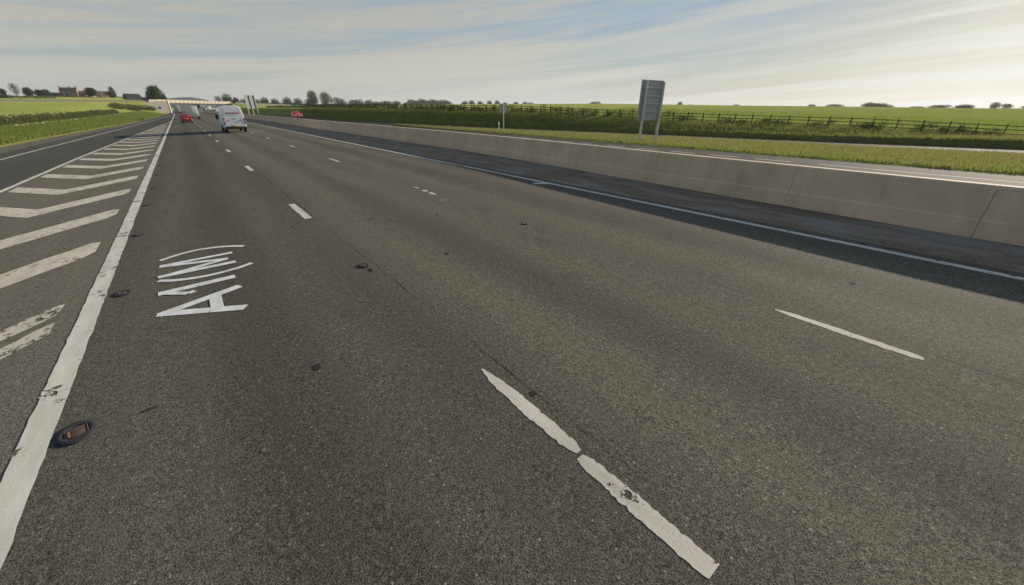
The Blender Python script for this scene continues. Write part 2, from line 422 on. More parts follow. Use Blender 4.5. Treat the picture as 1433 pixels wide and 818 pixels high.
strip('carriageway', xl, lambda y: 9.62, YS, Zn, 0, M['lane'])
strip('central_reserve', lambda y: 9.62, lambda y: XC(y)-.2, YS, Zn, 0, M['reserve'])
strip('opposite_carriageway', lambda y: XC(y)+.2, lambda y: float(Xb(y)), YS, Zo, 0, M['opp'], 5)
# nearside gutter edge of weathered stone dust between slip road and verge
strip('gutter_strip', lambda y: float(Xe(y)), lambda y: float(Xe(y))+1.9-.004*max(0, min(y, 240)), YS[YS < 300], Zn, .004, M['gore'])

def ragged(name, pts_l, pts_r, zf, mat, dz=.006, jit=0):
    """a painted marking between two edges (lists of xy), edges chipped by jit"""
    V = []; F = []
    for a, b in zip(pts_l, pts_r):
        for p, s in ((a, -1), (b, 1)):
            x = p[0]+random.uniform(-jit, jit); y = p[1]+random.uniform(-jit, jit)*.5
            V.append((x, y, zf(x, y)+dz))
    for i in range(len(pts_l)-1): F.append((2*i, 2*i+1, 2*i+3, 2*i+2))
    return struct(link(name, np_mesh(name, np.array(V), np.array(F)), mat))
def line(name, fx, w, y0, y1, zf, mat, jit=.006):
    ys = []; y = y0
    while y < y1: ys.append(y); y += .12 if y < 12 else .5 if y < 40 else 3 if y < 150 else 15
    ys.append(y1)
    return ragged(name, [(fx(v)-w/2, v) for v in ys], [(fx(v)+w/2, v) for v in ys], zf, mat, jit=jit)
line('edge_line', lambda y: -1.70, .21, -40, 300, Zn, M['paint'], .008)
line('edge_line', lambda y: 9.27, .16, -40, 700, Zn, M['paint'], .004)
line('gore_line', Xg, .17, -40, 111, Zn, M['paint'])
line('slip_edge_line', Xs, .17, -40, 700, Zn, M['paint'])
XO = lambda y: float(it(y, [-60, 0, 25, 55, 2000], [23.4, 23.8, 24.4, 24.4, 24.4]))
line('opposite_edge_line', XO, .2, -40, 6, Zo, M['paint'])
line('opposite_edge_line', XO, .2, 70, 600, Zo, M['paint'])
for k in range(24):
    y = 7.2+2.6*k; ragged('exit_dash', [(XO(y)-.1, y), (XO(y+1.7)-.1, y+1.7)], [(XO(y)+.1, y), (XO(y+1.7)+.1, y+1.7)], Zo, M['paint'])
line('opposite_reserve_line', lambda y: XC(y)+1.75, .2, -40, 600, Zo, M['paint'])
line('opposite_slip_line', lambda y: float(Xb(y))-1.4, .15, -40, 300, Zo, M['paint'])
# lane dashes, 9-10 m module
def dash(x, y0, y1, w, mat, zf, jit=.01):
    n = max(2, int((y1-y0)/.07)) if y0 < 25 and zf is Zn else 2
    ys = np.linspace(y0, y1, n+1)
    return ragged('lane_dash', [(x-w/2, v) for v in ys], [(x+w/2, v) for v in ys], zf, mat, jit=jit)
def near_dash(x, y0, y1, prof):
    ys = np.linspace(y0, y1, 36); L = []; Q = []
    for y in ys:
        t = (y-y0)/(y1-y0); w = float(it(t, *prof)); o = random.uniform(-.006, .006)
        L.append((x+o-w/2, y)); Q.append((x+o+w/2, y))
    return ragged('lane_dash', L, Q, Zn, M['ribpaint'], .003, .007)
near_dash(1.742, .28, 1.34, ([0, .5, .93, 1], [.135, .14, .12, .06]))
near_dash(1.765, 1.38, 2.74, ([0, .08, .5, .8, .93, 1], [.06, .12, .14, .11, .05, .03]))
for k in range(1, 34):
    y = .28+10.13*k
    dash(1.74+.02*min(k, 4)*.6+.06, y, y+2.0, .17, M['ribpaint'], Zn, .012 if k < 3 else 0)
near_dash(5.47, -.1, 1.32, ([0, .05, .5, .85, .95, 1], [.05, .11, .12, .10, .06, .03]))
for k in range(1, 34):
    y = 10.75+10.05*(k-1)
    if k == 1:
        for a, b, w in ((10.75, 11.12, .11), (11.32, 11.62, .10), (11.95, 12.25, .08)): dash(5.50+.03*(a-10.75), a, b, w, M['ribpaint'], Zn, .02)
        continue
    dash(5.50 if k < 2 else 5.56, y, y+(1.5 if k == 1 else 1.7), .13, M['ribpaint'] if k > 1 else M['worn'], Zn, .02 if k < 2 else 0)
for k in range(40):
    for x in (17.9, 21.5): dash(x+.0, -20+10*k, -18+10*k, .15, M['ribpaint'], Zo, 0)
# short tab on the right-hand edge line
ragged('line_tab', [(8.80, 9.92), (9.18, 9.55)], [(8.92, 10.12), (9.19, 9.85)], Zn, M['paint'], .008)
# gore chevrons, points towards us
for k in range(0, 27):
    yv = 4.35+3.72*k
    xo = Xg(yv+2)+.24; xi = -2.03
    if xi-xo < .5: break
    xm = (xo+xi)/2 - (.05 if k < 4 else 0)
    if k < 5: xm = -3.85
    th = 1.15; sl = 1.30
    xs = np.concatenate([np.linspace(xo, xm, 14), np.linspace(xm, xi, 14)[1:]])
    lo = []; hi = []
    for x in xs:
        yy = yv+abs(x-xm)*sl
        cut = 0 if abs(x-xi) > .14 else random.uniform(.0, .25)
        lo.append((x, yy+cut)); hi.append((x, yy+th-cut))
    if k == 0:      # scrubbed down to two broken strips
        for a, b in ((0, .36), (.62, 1)):
            q0 = [(l[0], l[1]+(h[1]-l[1])*a) for l, h in zip(lo, hi)]; q1 = [(l[0], l[1]+(h[1]-l[1])*b) for l, h in zip(lo, hi)]
            ragged('chevron_marking', q0, q1, Zn, M['gone'], .006, .03)
        continue
    ragged('chevron_marking', lo, hi, Zn, M['worn'], .006, .02 if k < 8 else 0)

# road number laid along the lane, letter tops to the nearside:  A1(M)
def lettering():
    mb = MB()
    def stroke(pts, w):
        for (a, b) in zip(pts[:-1], pts[1:]):
            a = Vector((a[0], a[1])); b = Vector((b[0], b[1])); d = (b-a).normalized(); n = Vector((-d.y, d.x))*w/2
            q = [a+n, b+n, b-n, a-n]
            k = len(mb.v)
            mb.add([(p.x, p.y, .02*p.x+.006+.0006*(len(mb.f) % 7)) for p in q], [(0, 1, 2, 3)])
    wd = .155
    stroke([(-.95, 6.52), (0, 5.98)], wd); stroke([(-.95, 6.47), (0.02, 6.86)], wd); stroke([(-.31, 6.18), (-.31, 6.72)], .15)
    stroke([(-.98, 7.32), (.0, 7.36)], wd); stroke([(-.95, 7.34), (-.62, 7.06), (-.54, 7.10)], .1)
    arc = lambda y0, b: [(-1.0+1.3*t, y0+b*4*t*(1-t)-.08*t) for t in np.linspace(0, 1, 11)]
    stroke(arc(7.95, -.22), .095); stroke(arc(9.12, .30), .095)
    stroke([(-1.0, 8.14), (.08, 8.14)], .135); stroke([(-1.0, 8.12), (-.02, 8.42)], .115)
    stroke([(-.02, 8.42), (-1.0, 8.74)], .115); stroke([(-1.0, 8.76), (.08, 8.76)], .115)
    return struct(mb.build('road_lettering', M['letter']))
lettering()

# small repairs and tar spots in the surface
def blotch(name, x, y, rx, ry, mat, dz=.005):
    n = 18; V = [(x, y, .02*x+dz)]
    for k in range(n):
        t = 2*math.pi*k/n; q = random.uniform(.65, 1.15)
        V.append((x+rx*q*math.cos(t), y+ry*q*math.sin(t), .02*(x+rx*q*math.cos(t))+dz))
    struct(link(name, np_mesh(name, np.array(V), np.array([(0, 1+k, 1+(k+1) % n) for k in range(n)])), mat))
for x, y, rx, ry in ((.42, 3.9, .06, .10), (1.82, 6.15, .06, .12), (1.94, 2.12, .05, .06), (3.2, 6.0, .05, .09), (-.95, 4.22, .10, .03), (1.35, 9.9, .05, .08), (4.4, 8.6, .06, .09), (3.0, 9.3, .09, .06), (.9, 12.4, .05, .1), (7.2, .9, .05, .05)):
    blotch('road_patch', x, y, rx*.7, ry*.7, M['tar'])
for x, y, rx, ry in ((1.2, 3.3, .015, .02), (5.3, 9.9, .16, .10), (-.2, 3.0, .02, .02), (6.2, 3.2, .012, .012)):
    blotch('road_patch', x, y, rx, ry, M['palestone'], .0055)

# ------------------------------------------------------------------ road studs
def stud_proto():
    t = thing('road_stud', '', 'road stud')
    c = MB(); n = 24
    rings = []
    for r, z in ((1.0, .004), (.97, .010), (.70, .014), (.62, .012), (.58, .002)):
        rings.append([(.19*r*math.cos(2*math.pi*k/n), .125*r*math.sin(2*math.pi*k/n), z) for k in range(n)])
    c.loft(rings); c.build('casting', M['iron'], t, 50)
    h = MB(); h.box(-.08, .08, -.055, .055, .003, .010, 0, .003); h.box(-.1, -.085, -.062, .062, .003, .013, 0, .003); h.box(.085, .1, -.062, .062, .003, .013, 0, .003)
    h.build('rubber_insert', M['rustbrown'], t, 40)
    r_ = MB(); r_.box(-.078, -.05, -.04, .025, .009, .02, 0, .004); r_.build('reflector', M['orange'], t, 40)
    return t
sp = stud_proto(); used = False
def stud(x, y, label, mat=None, s=1, rz=R(12)):
    global used
    o = sp if not used else copy_tree(sp); used = True
    o.location = (x, y, .02*x+.003); o.scale = (s*.74, s*1.35, 1); o.rotation_euler = (0, math.atan(-.02), rz)
    o['label'] = label; o['group'] = 'road studs set along the lane markings'
    if mat:
        for ch in o.children:
            if ch.name.startswith('reflector'):
                ch.data = ch.data.copy(); ch.data.materials[0] = mat
    return o
stud(-1.44, 4.25, 'large dark road stud with amber insert against the white edge line, nearest of its row')
stud(-1.40, 7.72, 'dark road stud by the white edge line level with the painted letter A', s=.8)
stud(-1.42, 11.5, 'dark road stud just beyond the painted letters along the white edge line', s=.75)
stud(-1.42, 15.2, 'fourth dark stud along the white edge line, beside a gore chevron', s=.75)
stud(-1.40, 18.4, 'stud with a red reflector on the white edge line', M['redlens'], .6)
stud(1.80, 6.42, 'dark stud in the gap after the long near dash between the first two lanes', s=.7)
stud(5.53, 6.52, 'stud with a bright white reflector between the second and third lanes', M['lens'], .5)
stud(9.05, 20.6, 'stud with a red reflector beside the white line near the concrete barrier', M['redlens'], .5)
for k in range(6): stud(-1.42, 22.2+3.7*k, 'small dark road stud beside the edge line in the receding row past the red one', None, .7)
for k in range(4): stud(5.56, 16.6+10.05*k, 'small road stud with white reflector midway between far lane dashes', M['lens'], .5)

# ------------------------------------------------------------------ concrete barrier
def barrier():
    t = thing('concrete_barrier', 'long stepped grey concrete barrier dividing the two carriageways', 'barrier', (0, 0, 0))
    prof = [(-.28, -.05), (-.275, .10), (-.235, .315), (-.195, .345), (-.115, .93), (-.095, .96), (.095, .96), (.115, .93), (.195, .345), (.235, .315), (.275, .10), (.28, -.05)]
    joints = [-60, -40, -20, -9.5, -5.2, .05, 3.35, 4.6, 7.35, 10.1, 13.6, 17.1, 20.6, 24.1, 27.6, 31.1, 34.6, 38.1, 45, 52, 60, 70, 80, 95, 110, 130, 150, 200, 260, 330]
    for a, b in zip(joints[:-1], joints[1:]):
        mb = MB(); g = .0035
        ys = np.linspace(a+g, b-g, max(2, min(14, int((b-a)/1.2)+1))); rings = []
        for y in ys:
            c = XC(y); dx = XC(y+.5)-XC(y-.5); ang = -math.atan(dx)
            z0 = .24
            rings.append([(c+px*math.cos(ang), y+px*math.sin(ang), z0+pz) for px, pz in prof])
        mb.loft(rings); mb.build('barrier_segment', M['concrete'], t, 25)
    mb = MB(); rings = []
    for y in np.linspace(-60, 330, 140):
        c = XC(y); rings.append([(c+px, y, .24+pz) for px, pz in ((-.20, 0), (-.10, .90), (.10, .90), (.20, 0))])
    mb.loft(rings); mb.build('joint_filler', M['slab'], t)
    return t
barrier()

# ------------------------------------------------------------------ verge island between the far carriageway and its exit slip
def island():
    Y = [-60, 0, 8, 20, 32, 41, 51, 62, 66]; near = [26.6, 27.0, 27.2, 27.3, 27.3, 27.2, 27.1, 27.0, 27.2]; far = [66, 44.2, 42, 40.6, 38, 34.8, 31, 27.9, 27.4]
    nn = lambda y: float(it(y, Y, near)); ff = lambda y: float(it(y, Y, far))
    ys = np.linspace(-40, 66, 107); V = []; F = []; T = (0, .03, .12, .3, .5, .7, .88, .97, 1)
    for y in ys:
        for t in T:
            x = nn(y)*(1-t)+ff(y)*t; up = .06 if 0 < t < 1 else .004
            V.append((x, y, Zo(x, y)+up+(.05*math.sin(y*1.3+t*7)*math.sin(t*math.pi) if 0 < t < 1 else 0)))
    n = len(T)
    for i in range(len(ys)-1):
        for k in range(n-1): a = i*n+k; F.append((a, a+1, a+n+1, a+n))
    struct(link('verge_island', np_mesh('verge_island', np.array(V), np.array(F)), M['verge']))
    return nn, ff
isl_n, isl_f = island()
line('opposite_slip_line', lambda y: isl_f(y)+.45, .15, -30, 64, Zo, M['paint'])

# ------------------------------------------------------------------ grass (stuff)
def blades(name, pts, hmin, hmax, w, mat, per=5, spread=.16, lean=.5):
    n = len(pts)*per
    b = np.repeat(pts, per, 0)+np.c_[rng.normal(0, spread, (n, 2)), np.zeros(n)]
    h = rng.uniform(hmin, hmax, n)*np.repeat(rng.uniform(.6, 1.25, len(pts)), per)
    a = rng.uniform(0, 2*np.pi, n); ww = w*rng.uniform(.6, 1.4, n)
    dx = np.cos(a)*ww; dy = np.sin(a)*ww
    la = rng.uniform(0, 2*np.pi, n); ll = h*lean*rng.uniform(.1, 1, n)
    p0 = b-np.c_[dx, dy, np.full(n, .03)]; p1 = b+np.c_[dx, dy, np.full(n, -.03)]
    m = b+np.c_[np.cos(la)*ll*.3, np.sin(la)*ll*.3, h*.6]; m0 = m-np.c_[dx, dy, 0*dx]*.7; m1 = m+np.c_[dx, dy, 0*dx]*.7
    tp = b+np.c_[np.cos(la)*ll, np.sin(la)*ll, h]
    V = np.stack([p0, p1, m1, m0, tp], 1).reshape(-1, 3); i = np.arange(n)*5
    F = np.concatenate([np.stack([i, i+1, i+2], 1), np.stack([i, i+2, i+3], 1), np.stack([i+3, i+2, i+4], 1)])
    return struct(link(name, np_mesh(name, V, F), mat), 'stuff')
def pts_on(n, fx0, fx1, y0, y1, zf, p=1.0):
    y = y0+(y1-y0)*rng.uniform(0, 1, n)**p; t = rng.uniform(0, 1, n)
    a = np.array([fx0(v) for v in y]); b = np.array([fx1(v) for v in y]); x = a+(b-a)*t
    z = zf(x, y) if callable(zf) else zf
    return np.c_[x, y, z]
P_ = pts_on(24000, lambda y: isl_n(y)+.1, lambda y: isl_f(y)-.1, -3, 65, lambda x, y: .49-.02*x+.09, 1.2)
blades('verge_grass', P_, .05, .15, .014, M['blade'])
blades('verge_grass', P_[rng.uniform(0, 1, len(P_)) < .40], .10, .24, .010, M['dry'], 4)
S_ = P_[rng.uniform(0, 1, len(P_)) < .012]
def seed_heads(name, pts):
    V = []; F = []
    for p in pts:
        b = len(V); r = random.uniform(.022, .04); h = random.uniform(.12, .26)
        c = Vector((p[0], p[1], p[2]+h))
        for d in ((1, 0, 0), (-1, 0, 0), (0, 1, 0), (0, -1, 0), (0, 0, 1), (0, 0, -1)): V.append(c+Vector(d)*r)
        F += [(b+i, b+j, b+k) for i, j, k in ((0, 2, 4), (2, 1, 4), (1, 3, 4), (3, 0, 4), (2, 0, 5), (1, 2, 5), (3, 1, 5), (0, 3, 5))]
        V += [Vector((p[0]-.004, p[1], p[2])), Vector((p[0]+.004, p[1], p[2])), c]; F.append((b+6, b+7, b+8))
    return struct(link(name, np_mesh(name, np.array([v[:] for v in V]), np.array(F)), M['seed']), 'stuff')
seed_heads('dandelion_heads', S_)
Pb = pts_on(26000, lambda y: float(Xb(y))+.05, lambda y: float(Xb(y))+7.4, -2, 150, ground_z, 1.35)
blades('bank_grass', Pb, .10, .34, .018, M['blade'], 5, .2)
blades('bank_grass', Pb[rng.uniform(0, 1, len(Pb)) < .26], .2, .5, .013, M['dry'], 4, .2)
Pl = pts_on(22000, lambda y: float(Xe(y))-.05, lambda y: float(Xe(y))-7.6, 44, 235, ground_z, 1.3)
blades('bank_grass', Pl, .10, .36, .024, M['blade'], 5, .25)
blades('bank_grass', Pl[rng.uniform(0, 1, len(Pl)) < .06], .2, .46, .018, M['dry'], 4, .25)
Pf = pts_on(9000, lambda y: float(Xb(y))+7.5, lambda y: float(Xb(y))+60, -2, 70, ground_z, 1.1)
blades('field_grass', Pf, .12, .30, .03, M['blade'], 5, .35)

# ------------------------------------------------------------------ timber fence along the top of the far bank
def rail_fence():
    t = thing('timber_fence', 'weathered four rail timber fence running along the top of the right bank', 'fence')
    pts = []; y = -9.0
    while y < 165: pts.append((float(Xb(y))+6.2, y)); y += 1.78
    pts = pts[:98]
    H = 1.12
    for i, (x, y) in enumerate(pts):
        mb = MB(); z = gz(x, y); a = .055+random.uniform(-.006, .006); k = random.uniform(-.025, .025)
        h = H+random.uniform(-.05, .07)
        mb.loft([[(x-a, y-a*.8, z-.1), (x+a, y-a*.8, z-.1), (x+a, y+a*.8, z-.1), (x-a, y+a*.8, z-.1)],
                 [(x-a+k, y-a*.8, z+h), (x+a+k, y-a*.8, z+h), (x+a+k, y+a*.8, z+h), (x-a+k, y+a*.8, z+h)]])
        mb.build('post', M['wood'], t)
    for hz in (.30, .64, .97):
        mb = MB()
        for (x0, y0), (x1, y1) in zip(pts[:-1], pts[1:]):
            z0, z1 = gz(x0, y0)+hz+random.uniform(-.02, .02), gz(x1, y1)+hz+random.uniform(-.02, .02)
            o = -.075
            mb.loft([[(x0+o-.018, y0-.05, z0-.032), (x0+o+.018, y0-.05, z0-.032), (x0+o+.018, y0-.05, z0+.032), (x0+o-.018, y0-.05, z0+.032)],
                     [(x1+o-.018, y1+.045, z1-.032), (x1+o+.018, y1+.045, z1-.032), (x1+o+.018, y1+.045, z1+.032), (x1+o-.018, y1+.045, z1+.032)]])
        mb.build('rail', M['wood'], t)
rail_fence()

# ------------------------------------------------------------------ foliage
def leaf_cloud(blobs, n, size, shell=.55):
    """leaf-sized faces through ellipsoid clumps; blobs = (cx,cy,cz,rx,ry,rz)"""
    B = np.array(blobs, float); vol = np.cbrt(B[:, 3]*B[:, 4]*B[:, 5])**2; pick = rng.choice(len(B), n, p=vol/vol.sum())
    d = rng.normal(size=(n, 3)); d /= np.linalg.norm(d, axis=1)[:, None]
    r = rng.uniform(shell**3, 1.08, n)**(1/3)*np.where(rng.uniform(0, 1, n) < .16, rng.uniform(1.0, 1.42, n), 1)
    c = B[pick, :3]+d*B[pick, 3:]*r[:, None]
    u = rng.normal(size=(n, 3)); u /= np.linalg.norm(u, axis=1)[:, None]
    v = np.cross(u, rng.normal(size=(n, 3))); v /= np.linalg.norm(v, axis=1)[:, None]
    s = size*rng.uniform(.55, 1.4, n)[:, None]
    V = np.stack([c-u*s*.5, c+v*s*.34, c+u*s*.5, c-v*s*.34], 1).reshape(-1, 3)
    i = np.arange(n)*4
    return V, np.stack([i, i+1, i+2, i+3], 1)
def crown_blobs(h, w, base, k, top=1.0):
    bl = []
    for i in range(k):
        t = (i+.5)/k; z = base+(h-base)*(.12+.76*t)
        prof = math.sin(math.pi*(.16+.74*t))**.7
        a = i*2.39996+random.uniform(-.4, .4); rr = w/2*prof*random.uniform(.35, .74)
        q = w*random.uniform(.11, .25)*(.7+.5*prof)
        bl.append((rr*math.cos(a), rr*math.sin(a), z, q, q, q*random.uniform(.7, 1.0)))
    return bl
def limbs(mb, h, w, r, nl, base):
    p = Vector((0, 0, -.4)); steps = 5; pts = [p]
    for i in range(steps):
        p = Vector((pts[-1].x+random.uniform(-.04, .04)*h*.4, pts[-1].y+random.uniform(-.04, .04)*h*.4, (h*.72)*(i+1)/steps)); pts.append(p)
    for i in range(steps): mb.tube(pts[i], pts[i+1], r*(1-.17*i), r*(1-.17*(i+1)), 7)
    for k in range(nl):
        i = random.randint(1, steps-1); a = random.uniform(0, 6.28); q = pts[i]
        e = q+Vector((math.cos(a)*w*random.uniform(.22, .42), math.sin(a)*w*random.uniform(.22, .42), h*random.uniform(.1, .24)))
        mb.tube(q, e, r*.42, r*.1, 5)
def tree_proto(name, h, w, base, leafmat, k, n, size, barkm, r=.3, nl=8):
    t = thing(name, '', 'tree')
    mb = MB(); limbs(mb, h, w, r, nl, base); mb.build('trunk', barkm, t, 60)
    V, F = leaf_cloud(crown_blobs(h, w, base, k), n, size)
    link('crown', np_mesh('crown', V, F), leafmat, t)
    return t
def put(key, x, y, h, w, label, group=None, cat='tree', z=None, rz=None):
    """stand one plant of the kind at x, y, scaled to height h and width w"""
    if key not in PROTO_H: raise KeyError(key)
    fn, H0, W0 = PROTO_H[key]
    if key not in PROTO_O: o = fn(); PROTO_O[key] = o
    else: o = copy_tree(PROTO_O[key])
    o.location = (x, y, gz(x, y)-.05 if z is None else z); o.scale = (w/W0, w/W0, h/H0)
    o.rotation_euler = (0, 0, random.uniform(0, 6.28) if rz is None else rz)
    o['label'] = label; o['category'] = cat
    if group: o['group'] = group
    return o
PROTO_O = {}
PROTO_H = {
 'round': (lambda: tree_proto('broadleaf_tree', 15, 9, 1.2, M['leafdark'], 60, 11000, .44, M['bark'], .38), 15, 9),
 'dark': (lambda: tree_proto('dark_tree', 7, 7, .3, M['leafdark'], 40, 5000, .38, M['bark'], .25), 7, 7),
 'open': (lambda: tree_proto('field_tree', 16, 11, 2.4, M['leafmid'], 44, 5600, .52, M['bark'], .36, 10), 16, 11),
 'loose': (lambda: tree_proto('field_tree', 16, 11, 1.5, M['leafpale'], 40, 5000, .52, M['bark'], .34, 10), 16, 11),
 'far': (lambda: tree_proto('distant_tree', 11, 12, .4, M['leafmid'], 34, 2700, .7, M['bark'], .3), 11, 12),
 'fardark': (lambda: tree_proto('distant_tree', 11, 12, .4, M['leafdark'], 34, 2700, .7, M['bark'], .3), 11, 12),
 'bare': (lambda: tree_proto('bare_tree', 10, 7, 1.2, M['twig'], 30, 1500, .36, M['greybark'], .22, 22), 10, 7),
 'blossom': (lambda: tree_proto('blossom_bush', 3.5, 6, .1, M['blossom'], 18, 1800, .3, M['bark'], .12, 5), 3.5, 6),
}
# left skyline round the farm
put('dark', -97.4, 480, 5.2, 4, 'small dark tree cut by the left frame edge on the skyline')
put('bare', -91.1, 480, 9.4, 6.0, 'pale leafless tree with an open fan of twigs on the left skyline')
put('dark', -84.8, 480, 6.4, 6.4, 'round topped dark tree between the leafless tree and the bushy pair')
put('dark', -79.6, 481, 5.0, 5.6, 'lower left dark tree of the bushy pair beside the grey shed')
put('dark', -75.8, 479, 5.3, 5.4, 'right hand dark tree of the bushy pair, touching the grey shed')
put('round', -50.6, 478, 7.4, 8.6, 'broad dark round tree in front of the brick barn right of the farmhouse')
put('dark', -39.0, 478, 5.0, 6.0, 'bushy green tree beneath the slim tree at the end of the brick barn')
put('open', -38.3, 480, 8.8, 4.2, 'slim taller tree with a tufted top at the right end of the brick barn')
put('blossom', -45.7, 474, 3.6, 6.4, 'pale flowering bush in front of the red roofed barn', None, 'bush')
put('bare', -24.6, 521, 9.8, 4.2, 'small leafless tree standing beside the dark barn')
put('round', -9.3, 372, 15.8, 10.4, 'tall rounded dark green tree at the left end of the road bridge')
put('dark', -5.2, 374, 7.0, 4.0, 'lower green bush leaning against the tall rounded tree by the bridge', None, 'bush', z=3.6)
# beyond the bridge, right
put('bare', 31.9, 480, 12.4, 8.0, 'leafless tree seen above the right half of the bridge parapet')
put('fardark', 38.6, 482, 12.2, 11.0, 'dark rounded tree behind the right end of the bridge')
put('dark', 45.6, 480, 9.8, 7.0, 'low dark tree right of the rounded one behind the bridge end')
put('fardark', 60, 560, 9.6, 12, 'dark tree just left of the three post sign on the skyline')
for i, (x, h, w) in enumerate(((87.2, 12.2, 13), (98.7, 11.2, 11), (112.6, 12.4, 13.5), (125.5, 11.3, 13), (137, 10.2, 14), (76, 10.5, 12))):
    put('fardark', x, 600+random.uniform(-8, 8), h, w, 'dark tree in the belt right of the three post sign', 'dark tree belt beyond the far bank')
put('open', 123.2, 520, 18.2, 12.0, 'left of two tall pale green trees standing above the far bank')
put('loose', 136.7, 520, 17.2, 13.0, 'right of two tall pale green trees standing above the far bank')
put('bare', 149.0, 520, 11.8, 19, 'wide greyish leafless tree right of the two tall green trees')
put('bare', 157.0, 528, 10.2, 12, 'smaller leafless tree at the right edge of the wide greyish one')
for x, y, h, w in ((229.8, 700, 11.8, 29), (250.7, 700, 11.3, 16), (280.9, 700, 10.0, 28), (300, 700, 10.2, 18), (205, 690, 8.6, 20), (315, 690, 8.2, 22), (335, 700, 8.4, 20), (265, 705, 9, 20)):
    put('far', x, y, h, w, 'grey green tree of the distant line between the leafless tree and the grove', 'distant tree line above the far bank')
for x, y, h, w in ((373.5, 800, 15.4, 20), (385, 806, 14.2, 20), (397.2, 800, 16.4, 23), (410, 806, 14.6, 20), (423.1, 800, 16.1, 24), (437, 806, 14.4, 20), (450.1, 800, 15.9, 25), (462, 806, 13.6, 20)):
    put('far', x, y, h, w, 'tree of the taller distant grove on the skyline left of the small sign', 'distant grove on the skyline')
for x, y, h, w in ((374.8, 600, 9.4, 14), (388.8, 600, 10.6, 14), (406, 600, 9.8, 12), (425.3, 600, 10.6, 12), (442.1, 600, 11.4, 12), (483.8, 600, 9.7, 13), (505.7, 600, 10, 13), (462, 605, 8.6, 14)):
    put('far', x, y, h, w, 'small rounded tree peeping over the field either side of the small sign', 'small trees near the small sign')
for i, (y, h, w) in enumerate(((763, 12.4, 20), (715, 9.8, 22), (668, 11.4, 16), (600, 8.6, 20), (560, 9.2, 22), (514, 9.4, 15), (429, 10, 19), (410, 8.6, 18), (394, 8.0, 22), (350, 6.2, 18), (300, 5.6, 16), (233.7, 4.4, 12), (220.5, 5.6, 10), (190, 4.2, 16), (159, 4.8, 8), (146, 5.6, 9), (136, 4.6, 14), (124, 4.4, 16), (112, 3.8, 14), (94, 3.6, 16), (82, 4.0, 14), (70, 4.8, 14), (60, 4.3, 14), (50, 4.0, 12), (40, 4.4, 12), (31, 4.0, 13), (18, 3.6, 14), (6, 3.6, 14), (-8, 3.6, 14))):
    put('far' if i % 3 else 'fardark', 700+random.uniform(-45, 60), y+random.uniform(-9, 9), h*random.uniform(.6, 1.4), w*random.uniform(.6, 1.7), 'hazy tree on the far horizon beyond the right hand field', 'hedgerow trees along the far right horizon')

# hedges and shrubs
def hedge(name, label, pts, h, w, n, size, mats, cat='hedge', gap=.0, kind=None):
    bl = []
    for (x, y) in pts:
        if random.random() < gap: continue
        q = random.uniform(.75, 1.2)
        bl.append((x+random.uniform(-.2, .2)*w, y, gz(x, y)+h*.45*q, w*.6*q, w*.8*q, h*.55*q))
    V, F = leaf_cloud(bl, n, size, .35)
    c = V.mean(0); c[2] = gz(c[0], c[1]); o = link(name, np_mesh(name, V-c, F), mats); o.location = c
    return tag(o, label, cat)
hp = [(float(Xe(y))-7.6, y) for y in np.arange(44, 168, .8)]
hedge('hedge', 'low brownish green hedge running along the top of the left verge', hp, 1.15, 1.0, 26000, .18, [M['leafmid']], gap=.05)
for a, b, yy, lab in ((-93, -84, 430, 'dark clipped hedge across the far left field, left length'), (-84, -64, 432, 'long dark clipped hedge in front of the bushy pair of trees')):
    hedge('hedge', lab, [(x, yy) for x in np.arange(a, b, 1.0)], 1.9, 1.7, 2600, .3, M['leafdark'])
hedge('hedge', 'low green garden hedge below the stone farmhouse', [(x, 486) for x in np.arange(-76, -52, 1.0)], 1.0, 1.6, 2000, .3, M['leafmid'])
hedge('hedge', 'dark hedge between the slim tree and the dark barn', [(x, 505) for x in np.arange(-42, -14, 1.0)], 1.6, 1.6, 2600, .3, M['leafdark'])
# bushes on the mound beside the left abutment
for i, (x, y, h, w) in enumerate(((-12.0, 300, 2.2, 5), (-14.5, 292, 2.6, 5), (-17, 283, 2.4, 5), (-11.0, 311, 2.4, 5), (-13.5, 308, 2.8, 5), (-19.5, 274, 2.2, 6), (-22, 262, 1.9, 6), (-16.5, 268, 1.8, 5), (-15, 255, 1.4, 5), (-20, 248, 1.3, 6), (-18.5, 296, 2.4, 6), (-23, 284, 2.0, 6))):
    n = 900; V, F = leaf_cloud([(random.uniform(-w*.32, w*.32), random.uniform(-w*.4, w*.4), h*random.uniform(.25, .6), w*.26, w*.3, h*.42) for _ in range(8)], n, .3, .3)
    o = link('bush', np_mesh('bush', V, F), M['leafbrown'] if i % 3 else M['leafmid']); o.location = (x, y, gz(x, y)-.1)
    tag(o, 'scrubby brownish bush on the mound beside the left bridge abutment', 'bush', 'bushes on the mound by the bridge')
